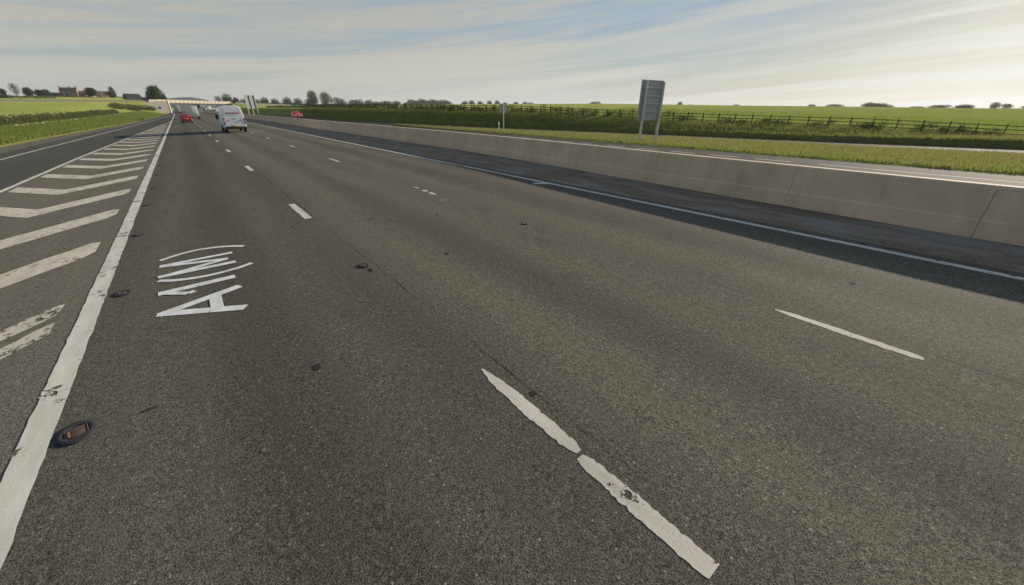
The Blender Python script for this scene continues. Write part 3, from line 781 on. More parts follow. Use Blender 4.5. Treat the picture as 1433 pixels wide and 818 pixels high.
# shrubs growing through the timber fence
k = 0
ys = []
y = 2.6
while y < 150:
    ys.append(y); y += random.choice((1.0, 1.3, 1.6, 2.2, 3.4)) if y < 30 else random.uniform(1.0, 2.1) if y < 75 else random.uniform(2.0, 3.6)
for y in ys:
    if 24.5 < y < 27 or 12.6 < y < 14: continue
    h = random.uniform(.6, 1.05) if y < 28 else random.uniform(.95, 1.5); w = random.uniform(1.2, 2.2)
    n = 620 if y < 60 else 360
    V, F = leaf_cloud([(random.uniform(-w*.35, w*.35), random.uniform(-w*.5, w*.5), h*random.uniform(.15, .75), w*.20, w*.24, h*.26) for _ in range(9)], n, .10 if y < 60 else .15, .2)
    st = MB()
    x = float(Xb(y))+6.2+random.uniform(.35, .8)
    t = thing('fence_shrub', 'ragged green shrub growing through the timber fence on the right bank', 'shrub', (x, y, gz(x, y)-.05), 0, 'shrubs along the timber fence')
    for q in range(6): st.tube((0, 0, 0), (random.uniform(-.4, .4)*w, random.uniform(-.4, .4)*w, h*random.uniform(.7, 1.1)), .014, .005, 4)
    st.build('stem', M['bark'], t); link('foliage', np_mesh('foliage', V, F), M['leafdark'] if k % 2 else M['leafmid'], t); k += 1
# rough dark hedge line behind the far end of the fence
hedge('hedge', 'dark continuous hedge behind the far end of the timber fence', [(float(Xb(y))+8.6, y) for y in np.arange(70, 250, 1.4)], .85, 1.4, 8000, .24, M['leafdark'], gap=.06)

# post-and-wire fence at the left hedge, with the low stone edging at its foot
def wire_fence():
    t = thing('wire_fence', 'thin post and wire fence standing in the left verge hedge', 'fence')
    ys = np.arange(46, 165, 3.0)
    for y in ys:
        x = float(Xe(y))-7.0; z = gz(x, y); mb = MB(); h = 1.2+random.uniform(-.06, .08)
        mb.tube((x, y, z-.1), (x+random.uniform(-.03, .03), y, z+h), .032, .03, 6); mb.build('post', M['wood'], t)
    for hz in (.5, .8, 1.08):
        mb = MB()
        for a, b in zip(ys[:-1], ys[1:]):
            xa, xb_ = float(Xe(a))-7.06, float(Xe(b))-7.06
            mb.tube((xa, a, gz(xa, a)+hz), (xb_, b, gz(xb_, b)+hz),   .002, .002, 4, cap=False)
        mb.build('wire', M['galv'], t)
wire_fence()
def edging():
    t = thing('stone_edging', 'broken line of pale low stones below the left verge hedge', 'stone edging')
    for y in np.arange(48, 160, 1.6):
        if random.random() < .25: continue
        x = float(Xe(y))-6.45+random.uniform(-.12, .12); z = gz(x, y); L = random.uniform(.7, 1.5); h = random.uniform(.14, .26)
        mb = MB(); mb.box(x-.12, x+.12, y, y+L, z-.05, z+h, 0, .03); mb.build('stone', M['drystone'], t)
edging()

# ------------------------------------------------------------------ signs
def rear_panel(mb_parent, w, z0, z1, boards, mat):
    """back of a sign: boards with dark joints, slightly rounded frame"""
    h = (z1-z0)/boards
    for i in range(boards):
        mb = MB(); mb.box(-w/2, w/2, -.018, .018, z0+i*h+.012, z0+(i+1)*h-.012, 0, .008); mb.build('panel', mat, mb_parent)
def big_sign():
    x, y = 30.95, 20.6
    t = thing('road_sign', 'tall grey sign back on two pale posts in the grass island, beside the far carriageway', 'road sign', (x, y, Zo(x, y)+.09), R(-3))
    rear_panel(t, 2.78, 1.64, 4.56, 5, M['alu'])
    fr = MB(); fr.box(-1.41, 1.41, -.03, .03, 4.555, 4.60, 0, .015); fr.box(-1.42, -1.385, -.032, .032, 1.64, 4.56, 0, .01); fr.box(1.385, 1.42, -.032, .032, 1.64, 4.56, 0, .01); fr.box(-1.41, 1.41, -.03, .03, 1.60, 1.645, 0, .015)
    fr.build('frame', M['alu'], t)
    mid = MB(); mid.box(-.02, 1.36, -.075, -.022, 2.18, 2.235, 0, .006); mid.box(-1.36, 1.36, -.075, -.022, 3.37, 3.43, 0, .006); mid.box(-1.36, 1.36, -.075, -.022, 2.75, 2.80, 0, .006); mid.box(-1.36, 1.36, -.075, -.022, 3.97, 4.02, 0, .006); mid.build('stiffener', M['alu'], t)
    f = MB(); f.box(-1.36, 1.36, .019, .024, 1.68, 4.52); f.build('sign_face', M['bluesign'], t)
    for sx in (-.98, 1.26):
        p = MB(); p.box(sx-.09, sx+.09, -.245, -.085, -.2, 4.50, 0, .02)
        q = p.build('post', M['galv'], t)
        c = MB()
        for z in (1.9, 2.5, 3.1, 3.7, 4.3): c.box(sx-.11, sx+.11, -.085, -.03, z-.03, z+.03, 0, .005)
        c.build('clamp', M['galv'], q)
big_sign()
def small_sign():
    x, y = 30.3, 40.0
    t = thing('road_sign', 'small square sign back on one thin post near the marker post', 'road sign', (x, y, Zo(x, y)+.09), R(-4))
    rear_panel(t, 1.02, 2.02, 2.98, 2, M['alu'])
    f = MB(); f.box(-.48, .48, .019, .024, 2.05, 2.95); f.build('sign_face', M['whitesign'], t)
    p = MB(); p.tube((0, -.075, -.2), (0, -.075, 3.02), .045, .045, 10); q = p.build('post', M['galv'], t, 40)
    c = MB(); c.box(-.4, .4, -.05, -.02, 2.23, 2.29); c.box(-.4, .4, -.05, -.02, 2.68, 2.74); c.build('clamp', M['galv'], q)
    x, y = 30.9, 41.7
    t = thing('marker_post', 'short white marker post with dark band at the tip of the grass island', 'marker post', (x, y, Zo(x, y)+.09))
    b = MB(); b.box(-.07, .07, -.045, .045, -.1, .98, 0, .02); b.build('body', M['whitesign'], t)
    b = MB(); b.box(-.073, .073, -.048, .048, .40, .50); b.build('band', M['black'], t)
small_sign()
def three_post_sign():
    y = 178.0
    xs = (20.0, 21.7, 23.3)
    x, rz = 21.6, R(14)
    t = thing('road_sign', 'large distant sign back on three posts at the foot of the far bank', 'road sign', (x+8.2, y+26, gz(x+8.2, y+26)), rz)
    t.location = (23.9, 200.0, .05)
    rear_panel(t, 3.9, 2.2, 7.2, 6, M['alu'])
    f = MB(); f.box(-1.9, 1.9, .019, .024, 2.25, 7.15); f.build('sign_face', M['bluesign'], t)
    for sx in (-1.75, 0, 1.75):
        p = MB(); p.box(sx-.10, sx+.10, -.22, -.06, -.3, 7.1, 0, .015); p.build('post', M['galv'], t)
    return t
three_post_sign()
def round_sign():
    x, y = -7.4, 300
    t = thing('round_sign', 'round blue sign on a post in front of the left bridge abutment', 'road sign', (x, y, gz(x, y)))
    p = MB(); p.tube((0, 0, -.2), (0, 0, 2.9), .05, .05, 8); p.build('post', M['galv'], t)
    d = MB(); d.tube((0, -.08, 2.3), (0, -.055, 2.3), .62, .62, 28); d.build('disc', M['bluesign'], t)
    r_ = MB(); r_.tube((0, -.055, 2.3), (0, -.05, 2.3), .66, .66, 28); r_.build('rim', M['whitesign'], t)
round_sign()
def blue_direction_sign():
    x, y = -5.2, 430
    t = thing('direction_sign', 'blue motorway direction sign seen under the left span of the bridge', 'road sign', (x, y, gz(x, y)))
    for sx in (-1, 1):
        p = MB(); p.box(sx-.08, sx+.08, .03, .18, -.3, 5.4); p.build('post', M['galv'], t)
    d = MB(); d.box(-1.7, 1.7, -.02, .025, 2.2, 5.5, 0, .01); d.build('panel', M['bluesign'], t)
    b = MB()
    for z, w in ((4.9, 1.1), (4.2, 1.3), (3.5, .9), (2.8, 1.2)): b.box(-w, w*.8, -.03, -.021, z-.12, z+.12)
    b.build('panel_bars', M['whitesign'], t)
blue_direction_sign()

# ------------------------------------------------------------------ bridge
def bridge():
    t = thing('road_bridge', 'pale concrete overbridge crossing the whole motorway in the distance', 'bridge', (0, 340, 0), R(21))
    zt = lambda x: float(it(x, [-60, -9, 32, 60], [7.25, 7.15, 6.5, 5.9])); zs = lambda x: zt(x)-2.15
    X0, X1 = -9.6, 32.4
    xs = np.linspace(X0, X1, 21)
    for y0, y1 in ((-.02, .28), (9.7, 10.0)):
        mb = MB(); mb.loft([[(x, y0, zt(x)-1.55), (x, y1, zt(x)-1.55), (x, y1, zt(x)), (x, y0, zt(x))] for x in xs]); p = mb.build('parapet', M['bconc'], t)
        rb = MB()
        for x in np.linspace(X0+1, X1-1, 19): rb.box(x-.10, x+.10, y0-.06, y0-.001, zt(x)-1.4, zt(x)-.12)
        rb.build('panel_ribs', M['bgirder'], p)
        cp = MB(); cp.loft([[(x, y0-.10, zt(x)+.002), (x, y1+.06, zt(x)+.002), (x, y1+.06, zt(x)+.14), (x, y0-.10, zt(x)+.14)] for x in xs]); cp.build('coping', M['bconc'], p)
    mb = MB(); mb.loft([[(x, .3, zt(x)-1.75), (x, 9.68, zt(x)-1.75), (x, 9.68, zt(x)-1.2), (x, .3, zt(x)-1.2)] for x in xs]); mb.build('deck', M['bgirder'], t)
    for yy in (.5, 2.9, 5.2, 7.5, 9.3):
        mb = MB(); mb.loft([[(x, yy-.2, zs(x)), (x, yy+.2, zs(x)), (x, yy+.2, zt(x)-1.76), (x, yy-.2, zt(x)-1.76)] for x in xs]); mb.build('girder', M['bgirder'], t)
    for k in range(4):
        mb = MB(); yy = .8+2.8*k; mb.box(13.0, 13.9, yy-.35, yy+.35, -.2, zs(13.4)-.55, 0, .06); mb.build('pier_column', M['bgirder'], t)
    mb = MB(); mb.box(12.9, 14.0, .1, 9.9, zs(13.4)-.55, zs(13.4)-.005, 0, .04); mb.build('pier_cap', M['bgirder'], t)
    for x0, x1, lab in ((-10.4, -5.8, 'left'), (30.2, 34.0, 'right')):
        mb = MB(); zz = zs((x0+x1)/2)-.06
        mb.box(x0, x1, -.1, 10.1, -.4, zz, 0, .03); mb.build('abutment', M['bgirder'], t)
    # sloped paving / wing walls
    mb = MB(); mb.loft([[(x, -9.4, -.8), (x, -8.8, -.8), (x, -8.8, z), (x, -9.4, z)] for x, z in ((-18, 5.5), (-13, 6.2), (-8.6, 6.3), (-7.45, 6.35))]); mb.build('wing_wall', M['slab'], t)
    mb = MB(); mb.loft([[(-7.3, -8.9, -.8), (-6.7, -8.9, -.8), (-6.7, -8.9, 6.3), (-7.3, -8.9, 6.3)], [(-6.3, -.15, -.8), (-5.79, -.15, -.8), (-5.79, -.15, 6.3), (-6.3, -.15, 6.3)]]); mb.build('side_wall', M['slab'], t)
    mb = MB(); mb.box(-7.44, -6.75, -9.6, -8.95, -.5, 6.5, 0, .06); mb.build('quoin_pillar', M['bconc'], t)
    mb = MB(); mb.loft([[(x, -1.4, -.8), (x, -.9, -.8), (x, -.9, z), (x, -1.4, z)] for x, z in ((30.3, 4.6), (36, 4.9), (40, 4.6))]); mb.build('wing_wall', M['slab'], t)
bridge()
def wall_run(name, label, pts, h, th, mat, cat):
    mb = MB(); mb.loft([[(x, y-th/2, z-.5), (x, y+th/2, z-.5), (x, y+th/2, z+h+random.uniform(-.04, .04)), (x, y-th/2, z+h+random.uniform(-.04, .04))] for x, y, z in pts])
    return tag(mb.build(name, mat), label, cat)
wall_run('stone_wall', 'long pale stone wall along the approach road left of the bridge', [(x, 343-.12*abs(x+10), max(gz(x, 343-.12*abs(x+10)), 5.3)) for x in np.arange(-86, -10.3, 4)], .95, .5, M['drystone'], 'wall')
wall_run('stone_wall', 'pale wall along the approach road descending right of the bridge', [(x, 341, float(it(x, [31, 45, 63, 77, 130], [5.3, 4.5, 3.85, 3.15, 2.6]))) for x in np.arange(32, 122, 5)], 1.0, .5, M['bconc'], 'wall')

# ------------------------------------------------------------------ farm
def gable_roof(x0, x1, y0, y1, ze, zr, th=.18, ov=.35):
    mb = MB(); ym = (y0+y1)/2
    for s, ye in ((-1, y0-ov), (1, y1+ov)):
        mb.loft([[(x, ye, ze-.1), (x, ym, zr), (x, ym, zr-th), (x, ye, ze-.1-th)] for x in (x0-.1, x1+.1)])
    return mb
def walls(x0, x1, y0, y1, ze, zr):
    mb = MB(); ym = (y0+y1)/2
    mb.loft([[(x, y0, -.8), (x, y0, ze), (x, ym, zr-.1), (x, y1, ze), (x, y1, -.8)] for x in (x0, x1)])
    return mb
def farmhouse():
    t = thing('farmhouse', 'two storey stone farmhouse with red tiled roof and chimneys on the left skyline', 'house', (-65.4, 500, gz(-65.4, 500)-.3), R(-6))
    w = walls(-5, 5, -3.2, 3.2, 4.4, 6.6); w.build('wall', M['stone'], t)
    rf = gable_roof(-5, 5, -3.2, 3.2, 4.5, 6.75).build('roof', M['tile'], t)
    for x in (-4.7, .9, 4.7):
        c = MB(); c.box(x-.35, x+.35, -.4, .4, 6.2, 7.5); c.box(x-.42, x+.42, -.47, .47, 7.5, 7.62); c.build('chimney', M['stone'], rf)
    for x in (-2.6, .1, 2.8):
        for z, hh in ((3.35, .55), (1.35, .6)):
            fm = MB(); fm.box(x-.55, x+.55, -3.26, -3.21, z-hh, z+hh); f = fm.build('window', M['whitewin'], t)
            g = MB()
            for a in (-.26, .26): g.box(x+a-.2, x+a+.2, -3.275, -3.262, z-hh+.1, z+hh-.1)
            g.build('pane', M['glass'], f)
    d = MB(); d.box(-1.6, -.7, -3.26, -3.21, 0, 2.0); d.build('door', M['darktin'], t)
farmhouse()
def barn(name, label, x, y, L, W, ze, zr, wm, rm, rz=0, opening=True):
    t = thing(name, label, 'barn', (x, y, gz(x, y)-.2), rz)
    walls(-L/2, L/2, -W/2, W/2, ze, zr).build('wall', wm, t); gable_roof(-L/2, L/2, -W/2, W/2, ze+.1, zr+.1).build('roof', rm, t)
    if opening: d = MB(); d.box(L*.1, L*.1+1.2, -W/2-.05, -W/2-.01, 0, 1.7); d.build('door', M['whitewin'], t)
barn('brick_barn', 'red brick barn joined to the right end of the farmhouse', -57.2, 500.5, 6.2, 5, 2.4, 4.2, M['brick'], M['redtile'])
barn('brick_barn', 'red roofed barn half hidden behind the flowering bush', -45, 503, 9, 5, 2.6, 4.3, M['brick'], M['redtile'])
barn('shed', 'low grey roofed shed left of the farmhouse', -74.6, 503, 7, 5, 1.6, 2.8, M['greytin'], M['greytin'], 0, False)
barn('dark_barn', 'dark wide farm barn with shallow roof left of the big round tree', -29.5, 520, 10.5, 9, 3.6, 5.6, M['darktin'], M['darktin'], R(20), False)
bpy.data.objects['dark_barn'].location.z = 8.6
barn('shed', 'long low dark lean-to beside the dark barn', -21.5, 522, 11, 5, 1.8, 2.6, M['darktin'], M['darktin'], 0, False)
bpy.data.objects['shed.001'].location.z = 9.0
# small pale stone gateway in the far wall on the left field
for x, lab in ((-69.5, 'short pale gate pillar at the left of the field gateway'), (-62.0, 'paler gate pillar at the right of the field gateway')):
    mb = MB(); mb.box(-.4, .4, -.4, .4, -.3, 1.1, 0, .08); mb.box(-.48, .48, -.48, .48, 1.1, 1.25, 0, .05)
    o = mb.build('gate_pillar', M['drystone']); o.location = (x, 372, gz(x, 372)); tag(o, lab, 'gate pillar')

# ------------------------------------------------------------------ vehicles (local: y = 0 at the rear, +y forward, wheels on z = 0)
def ring(y, sec):
    """sec: (half width, z) from sill to roof centre line"""
    l = [(-w, y, z) for w, z in sec]; r = [(w, y, z) for w, z in sec[::-1]]
    return l+r
def body_mesh(secs, name, mat, t, ang=35):
    mb = MB(); mb.loft([ring(y, s) for y, s in secs]); return mb.build(name, mat, t, ang)
def wheels(t, ys, hw, r, w=.22):
    for y in ys:
        for s in (-1, 1):
            mb = MB(); x0 = s*hw; x1 = s*(hw-w)
            mb.tube((x0, y, r), (x1, y, r), r, r, 20); o = mb.build('wheel', M['rubber'], t, 50)
            rm = MB(); rm.tube((x0+s*.004, y, r), (x0-s*.03, y, r), r*.62, r*.62, 14); rm.build('rim', M['rim'], o, 50)
def flat(name, mat, t, pts):
    mb = MB(); a = [Vector(p) for p in pts]; n = (a[1]-a[0]).cross(a[2]-a[0]).normalized()*.012
    k = len(a); mb.add([p+n for p in a]+[p-n*.5 for p in a], [tuple(range(k)), tuple(range(k, 2*k))[::-1]]+[(i, (i+1) % k, k+(i+1) % k, k+i) for i in range(k)])
    return mb.build(name, mat, t)
def bx(name, mat, t, x0, x1, y0, y1, z0, z1, ch=.02):
    mb = MB(); mb.box(x0, x1, y0, y1, z0, z1, 0, ch); return mb.build(name, mat, t, 40)

def panel_van(name, label, loc, rz, L=6.3, W=1.98, H=2.66, detail=True, paint=None):
    t = thing(name, label, 'van', loc, rz); h = W/2; p = paint or M['vanwhite']
    full = lambda k=1, dz=0: [(h*.93*k, .40), (h*k, .55), (h*k, 1.15), (h*.975*k, 1.45), (h*.92*k, 2.0+dz), (h*.85*k, 2.38*H/2.66+dz), (h*.72*k, 2.58*H/2.66+dz), (h*.30*k, H+dz)]
    secs = [(0, full(.965, -.05)), (.05, full(.99, -.015)), (.25, full()), (L*.74, full()), (L*.79, full(1, -.05))]
    secs += [(L*.86, [(h*.93, .40), (h, .55), (h, 1.1), (h*.975, 1.35), (h*.9, 1.7), (h*.82, 1.95), (h*.7, 2.05), (h*.3, 2.1)]),
             (L*.915, [(h*.93, .38), (h*.99, .55), (h*.98, 1.0), (h*.95, 1.2), (h*.9, 1.28), (h*.8, 1.32), (h*.6, 1.35), (h*.3, 1.37)]),
             (L*.975, [(h*.9, .35), (h*.94, .5), (h*.93, .8), (h*.88, 1.0), (h*.8, 1.06), (h*.7, 1.1), (h*.5, 1.12), (h*.25, 1.13)]),
             (L, [(h*.8, .38), (h*.85, .5), (h*.84, .7), (h*.8, .85), (h*.7, .92), (h*.6, .95), (h*.45, .97), (h*.2, .98)])]
    body_mesh(secs, 'body', p, t)
    wheels(t, (L*.20, L*.80), h-.01, .35)
    flat('windscreen', M['glass'], t, [(-h*.78, L*.905, 1.42), (h*.78, L*.905, 1.42), (h*.66, L*.82, 2.1), (-h*.66, L*.82, 2.1)])
    for s in (-1, 1):
        q = [(s*(h*.985+.0), L*.72, 1.42), (s*(h*.985), L*.86, 1.42), (s*(h*.915), L*.81, 1.98), (s*(h*.915), L*.72, 2.02)]
        flat('side_window', M['glass'], t, q if s > 0 else q[::-1])
        bx('wing_mirror', M['black'], t, s*(h+.02), s*(h+.24), L*.80, L*.815+.06, 1.28, 1.72, .03) if s > 0 else bx('wing_mirror', M['black'], t, -(h+.26), -(h+.01), L*.80, L*.815+.06, 1.26, 1.74, .03)
        bx('headlight', M['lens'], t, *sorted((s*h*.5, s*h*.84)), L*.955, L*.995, .78, 1.0)
        bx('side_trim', M['black'], t, *sorted((s*(h-.01), s*(h+.025))), L*.28, L*.72, .52, .70, .01)
        tl = bx('tail_light', M['tail'], t, *sorted((s*(h*.875), s*(h*1.0))), -.035, .10, .86, 1.46, .02)
        bx('reversing_lens', M['lens'], tl, *sorted((s*(h*.885), s*(h*1.005))), -.042, .08, 1.10, 1.18, .01)
    bx('rear_bumper', M['black'], t, -h*.97, h*.97, -.10, .16, .38, .62, .04)
    if detail:
        for s in (-1, 1):
            mb = MB(); pr = [(.012, .66), (h*.86, .66), (h*.855, 1.46), (h*.80, 2.05), (h*.74, 2.34), (.012, 2.42)]
            sh = lambda z: -.006 if z < 2 else .0
            k = len(pr); a = [(s*x, -.014, z) for x, z in pr]; b = [(s*x, .02, z) for x, z in pr]
            mb.add(a+b, [tuple(range(k)), tuple(range(k, 2*k))[::-1]]+[(i, (i+1) % k, k+(i+1) % k, k+i) for i in range(k)])
            d = mb.build('rear_door', p, t)
            bx('handle', M['black'], d, *sorted((s*.55, s*.48)), -.035, -.012, 1.16, 1.27, .01)
        bx('badge', M['black'], t, -.05, .05, -.035, -.012, 1.34, 1.44, .012)
        bx('badge', M['inkgrey'], t, .12, .36, -.03, -.012, 1.02, 1.08, .01)
        bx('number_plate', M['plate'], t, -.44, .08, -.115, -.10, .55, .67, .004) if False else bx('number_plate', M['plate'], t, -.42, .10, -.035, -.012, .665, .785, .004)
        bx('brake_light', M['tail'], t, -.16, .16, .02, .10, H-.075, H-.02, .01)
        # line of lettering: first half dark, second half red, too blurred to read
        for nm, mat, x0, x1, n, hi in (('lettering', M['inkblue'], -.64, -.13, 8, .12), ('lettering', M['inkred'], -.10, .62, 12, .135)):
            mb = MB(); st = (x1-x0)/n
            for i in range(n):
                x = x0+i*st; tall = random.choice((1, 1, 1.0, 1.45))
                mb.box(x, x+st*.34, -.024, -.0145, 1.865, 1.865+hi*tall); mb.box(x+st*.34, x+st*.78, -.024, -.0145, 1.865+hi*random.choice((0, .7)), 1.865+hi*random.choice((.75, .98))+.008)
            mb.build(nm, mat, t)
        mb = MB()
        for i in range(16): mb.box(-.58+i*.058, -.58+i*.058+.03, -.022, -.0145, 1.735, 1.765)
        mb.build('small_lettering', M['inkgrey'], t)
    return t
panel_van('panel_van', 'tall white panel van in the middle lane, dark and red lettering on its rear', (4.46, 53.6, .09), R(.6))

def hatchback(name, label, loc, rz, mat, L=3.9, W=1.68, H=1.48, cat='car', lights_on=False):
    t = thing(name, label, cat, loc, rz); h = W/2
    S = lambda sill, mid, belt, top, wt, k=1: [(h*.90*k, sill), (h*k, sill+.14), (h*k, mid), (h*.95*k, belt), (h*wt*k, top-.06), (h*(wt-.14)*k, top)]
    secs = [(0, S(.32, .66, .84, .90, .86, .90)), (.06, S(.26, .66, .90, .98, .86, .97)), (.28, S(.2, .66, .92, 1.18, .80)), (.62, S(.18, .66, .93, H-.06, .74)), (1.2, S(.18, .66, .93, H, .73)), (1.9, S(.18, .66, .93, H-.03, .73)),
            (2.45, S(.18, .66, .92, 1.20, .78)), (2.85, S(.18, .66, .9, .98, .86)), (L-.25, S(.2, .62, .78, .82, .84, .95)), (L, S(.28, .5, .6, .64, .8, .86))]
    body_mesh(secs, 'body', mat, t)
    wheels(t, (.66, L-.78), h-.005, .30, .19)
    flat('rear_window', M['glass'], t, [(h*.74, .13, 1.02), (-h*.74, .13, 1.02), (-h*.60, .545, H-.09), (h*.60, .545, H-.09)][::-1])
    flat('windscreen', M['glass'], t, [(-h*.8, 2.75, 1.05), (h*.8, 2.75, 1.05), (h*.64, 2.06, H-.08), (-h*.64, 2.06, H-.08)])
    for s in (-1, 1):
        q = [(s*h*.955, .55, .97), (s*h*.955, 2.5, .97), (s*h*.79, 1.98, H-.12), (s*h*.79, .75, H-.12)]
        flat('side_window', M['glass'], t, q if s > 0 else q[::-1])
        bx('wing_mirror', M['black'], t, *sorted((s*(h), s*(h+.18))), 2.3, 2.42, .92, 1.06)
        bx('tail_light', M['tail'], t, *sorted((s*h*.72, s*h*.97)), -.02, .14, .78, 1.0)
        bx('headlight', M['lens'], t, *sorted((s*h*.5, s*h*.84)), L-.16, L+.01, .56, .70)
    bx('number_plate', M['plate'], t, -.26, .26, -.03, 0, .66, .78, .004)
    bx('front_plate', M['wplate'], t, -.26, .26, L-.01, L+.025, .36, .46, .004)
    bx('rear_bumper', M['black'], t, -h*.8, h*.8, -.035, .1, .26, .40, .03)
    bx('grille', M['black'], t, -h*.45, h*.45, L-.04, L+.012, .48, .55, .01)
    return t
hatchback('hatchback_car', 'small red hatchback seen from behind in the nearest lane, before the white lorry', (.83, 99.0, .02), 0, M['red'])
def box_lorry(name, label, loc, rz, L, W, H, zf, boxm, cabm, deco=False):
    t = thing(name, label, 'lorry', loc, rz); h = W/2
    mb = MB(); mb.box(-h, h, 0, L*.72, zf, H, 0, .04); b = mb.build('cargo_box', boxm, t, 40)
    fr = MB(); fr.box(-h+.005, h-.005, -.015, .0, H-.12, H-.01); fr.box(-h+.005, -h+.08, -.015, 0, zf, H-.12); fr.box(h-.08, h-.005, -.015, 0, zf, H-.12); fr.build('door_frame', M['greylorry'], b)
    body_mesh([(L*.74, [(h*.9, .5), (h*.92, 1), (h*.9, H*.8), (h*.7, H*.86)]), (L*.93, [(h*.9, .45), (h*.92, 1), (h*.9, H*.78), (h*.7, H*.84)]), (L, [(h*.86, .4), (h*.9, 1), (h*.86, H*.5), (h*.7, H*.54)])], 'cab', cabm, t)
    flat('windscreen', M['glass'], t, [(-h*.74, L*.995+.02, H*.52), (h*.74, L*.995+.02, H*.52), (h*.66, L*.945+.02, H*.74), (-h*.66, L*.945+.02, H*.74)])
    wheels(t, (L*.2, L*.82), h-.02, .45, .3)
    bx('rear_bumper', M['black'], t, -h*.95, h*.95, -.03, .12, zf-.35, zf-.2)
    for s in (-1, 1):
        bx('tail_light', M['tail'], t, *sorted((s*h*.6, s*h*.92)), -.05, .02, zf-.19, zf-.05, .01)
        bx('headlight', M['lens'], t, *sorted((s*h*.5, s*h*.85)), L-.03, L+.03, .75, .98, .01)
    if deco:
        mb = MB(); mb.add([(-.3*h, -.018, 1.25), (.25*h, -.018, 1.25), (.86*h, -.018, .78), (.86*h, -.018, .62), (.6*h, -.018, .62)], [(0, 1, 2, 3, 4)])
        mb.build('green_swoosh', M['green'], t)
        mb = MB()
        for z, n, x0, st in ((2.72, 18, -.82, .09), (2.08, 17, -.66, .08), (1.52, 12, -.42, .08), (2.45, 3, -.2, .12)):
            for i in range(n): mb.box(x0+i*st, x0+i*st+st*.55, -.024, -.016, z-.04, z+random.choice((.03, .05, .07)))
        mb.build('lettering', M['inkgrey'], t)
    return t
box_lorry('box_lorry', 'pale box lorry with faint lettering and a green swoosh ahead of the red hatchback', (2.75, 128.5, .05), R(0), 7.0, 2.3, 3.06, .62, M['offwhite'], M['vanwhite'], True)
box_lorry('grey_lorry', 'grey lorry left of the green swoosh lorry, just before the bridge', (-.1, 252, 0), 0, 9, 2.5, 3.9, 1.0, M['greylorry'], M['greylorry'])
box_lorry('white_lorry', 'small white lorry farthest ahead under the left span of the bridge', (.2, 420, 0), 0, 9, 2.5, 4.3, 1.0, M['vanwhite'], M['vanwhite'])

def pickup(name, label, loc, rz, mat):
    t = thing(name, label, 'pickup', loc, rz); L, W, H = 5.2, 1.85, 1.80; h = W/2
    S = lambda sill, mid, belt, top, wt, k=1: [(h*.92*k, sill), (h*k, sill+.14), (h*k, mid), (h*.97*k, belt), (h*wt*k, top-.06), (h*(wt-.14)*k, top)]
    secs = [(0, S(.5, .8, 1.06, 1.10, .92, .97)), (1.5, S(.45, .8, 1.07, 1.11, .92)), (1.62, S(.42, .8, 1.08, H-.1, .78)), (2.0, S(.42, .8, 1.08, H, .76)), (2.9, S(.42, .8, 1.08, H-.02, .76)), (3.6, S(.42, .8, 1.06, 1.28, .84)), (3.75, S(.42, .8, 1.05, 1.12, .88)), (L-.3, S(.42, .78, .98, 1.03, .86, .97)), (L, S(.46, .66, .84, .88, .84, .9))]
    body_mesh(secs, 'body', mat, t); wheels(t, (1.0, L-.95), h, .38, .24)
    b = MB(); b.box(-h*.8, h*.8, .08, 1.42, 1.115, 1.125); b.build('bed', M['black'], t)
    flat('windscreen', M['glass'], t, [(-h*.78, 3.66, 1.2), (h*.78, 3.66, 1.2), (h*.66, 3.02, H-.1), (-h*.66, 3.02, H-.1)])
    for s in (-1, 1):
        q = [(s*h*.975, 1.75, 1.14), (s*h*.975, 3.5, 1.14), (s*h*.815, 2.95, H-.14), (s*h*.815, 1.8, H-.14)]
        flat('side_window', M['glass'], t, q if s > 0 else q[::-1])
        bx('wing_mirror', M['vanwhite'], t, *sorted((s*h, s*(h+.24))), 3.35, 3.48, 1.08, 1.30)
        bx('headlight', M['lens'], t, *sorted((s*h*.55, s*h*.9)), L-.14, L+.01, .78, .97)
        bx('tail_light', M['tail'], t, *sorted((s*h*.85, s*h*.99)), -.02, .08, .75, 1.05)
    bx('grille', M['black'], t, -h*.5, h*.5, L-.05, L+.02, .76, .90, .01); bx('front_plate', M['wplate'], t, -.28, .28, L-.03, L+.03, .60, .71, .004)
    bx('front_bumper', M['black'], t, -h*.8, h*.8, L-.06, L+.035, .42, .58, .02)
    return t
pickup('pickup_truck', 'red pickup truck coming towards us on the opposite carriageway', (23.1, 119.2, .02), R(180), M['pinkred'])
panel_van('white_van', 'oncoming white van in front of the bridge, left of the large white van', (16.6, 276, .16), R(180), 5.6, 1.95, 2.3, False)
hatchback('dark_car', 'dark oncoming car left of the oncoming white van', (19.6, 372, .10), R(180), M['darkcar'], cat='car')
hatchback('navy_car', 'navy oncoming car with pale headlights near the bridge pier', (19.8, 404, .10), R(180), M['navy'], cat='car')
box_lorry('blue_lorry', 'oncoming blue and white lorry seen right of the bridge pier', (16.6, 440, .16), R(180), 9, 2.5, 3.9, 1.0, M['vanwhite'], M['bluecab'])
box_lorry('pale_lorry', 'pale oncoming lorry beyond the middle of the right bridge span', (22.5, 470, .04), R(180), 9, 2.5, 4.0, 1.0, M['vanwhite'], M['vanwhite'])

# ------------------------------------------------------------------ air
def haze():
    m, nt, out = new_mat('haze_air'); g = N(nt)
    v = g.n('ShaderNodeVolumePrincipled'); v.inputs['Color'].default_value = (.86, .92, 1, 1); v.inputs['Density'].default_value = HAZE
    v.inputs['Anisotropy'].default_value = .2
    g.l(v.outputs[0], out.inputs['Volume'])
    mb = MB(); mb.box(-1500, 4300, -250, 4300, -5, 62)
    o = mb.build('haze', m); struct(o, 'stuff'); o.display_type = 'WIRE'
HAZE = .00010
haze()

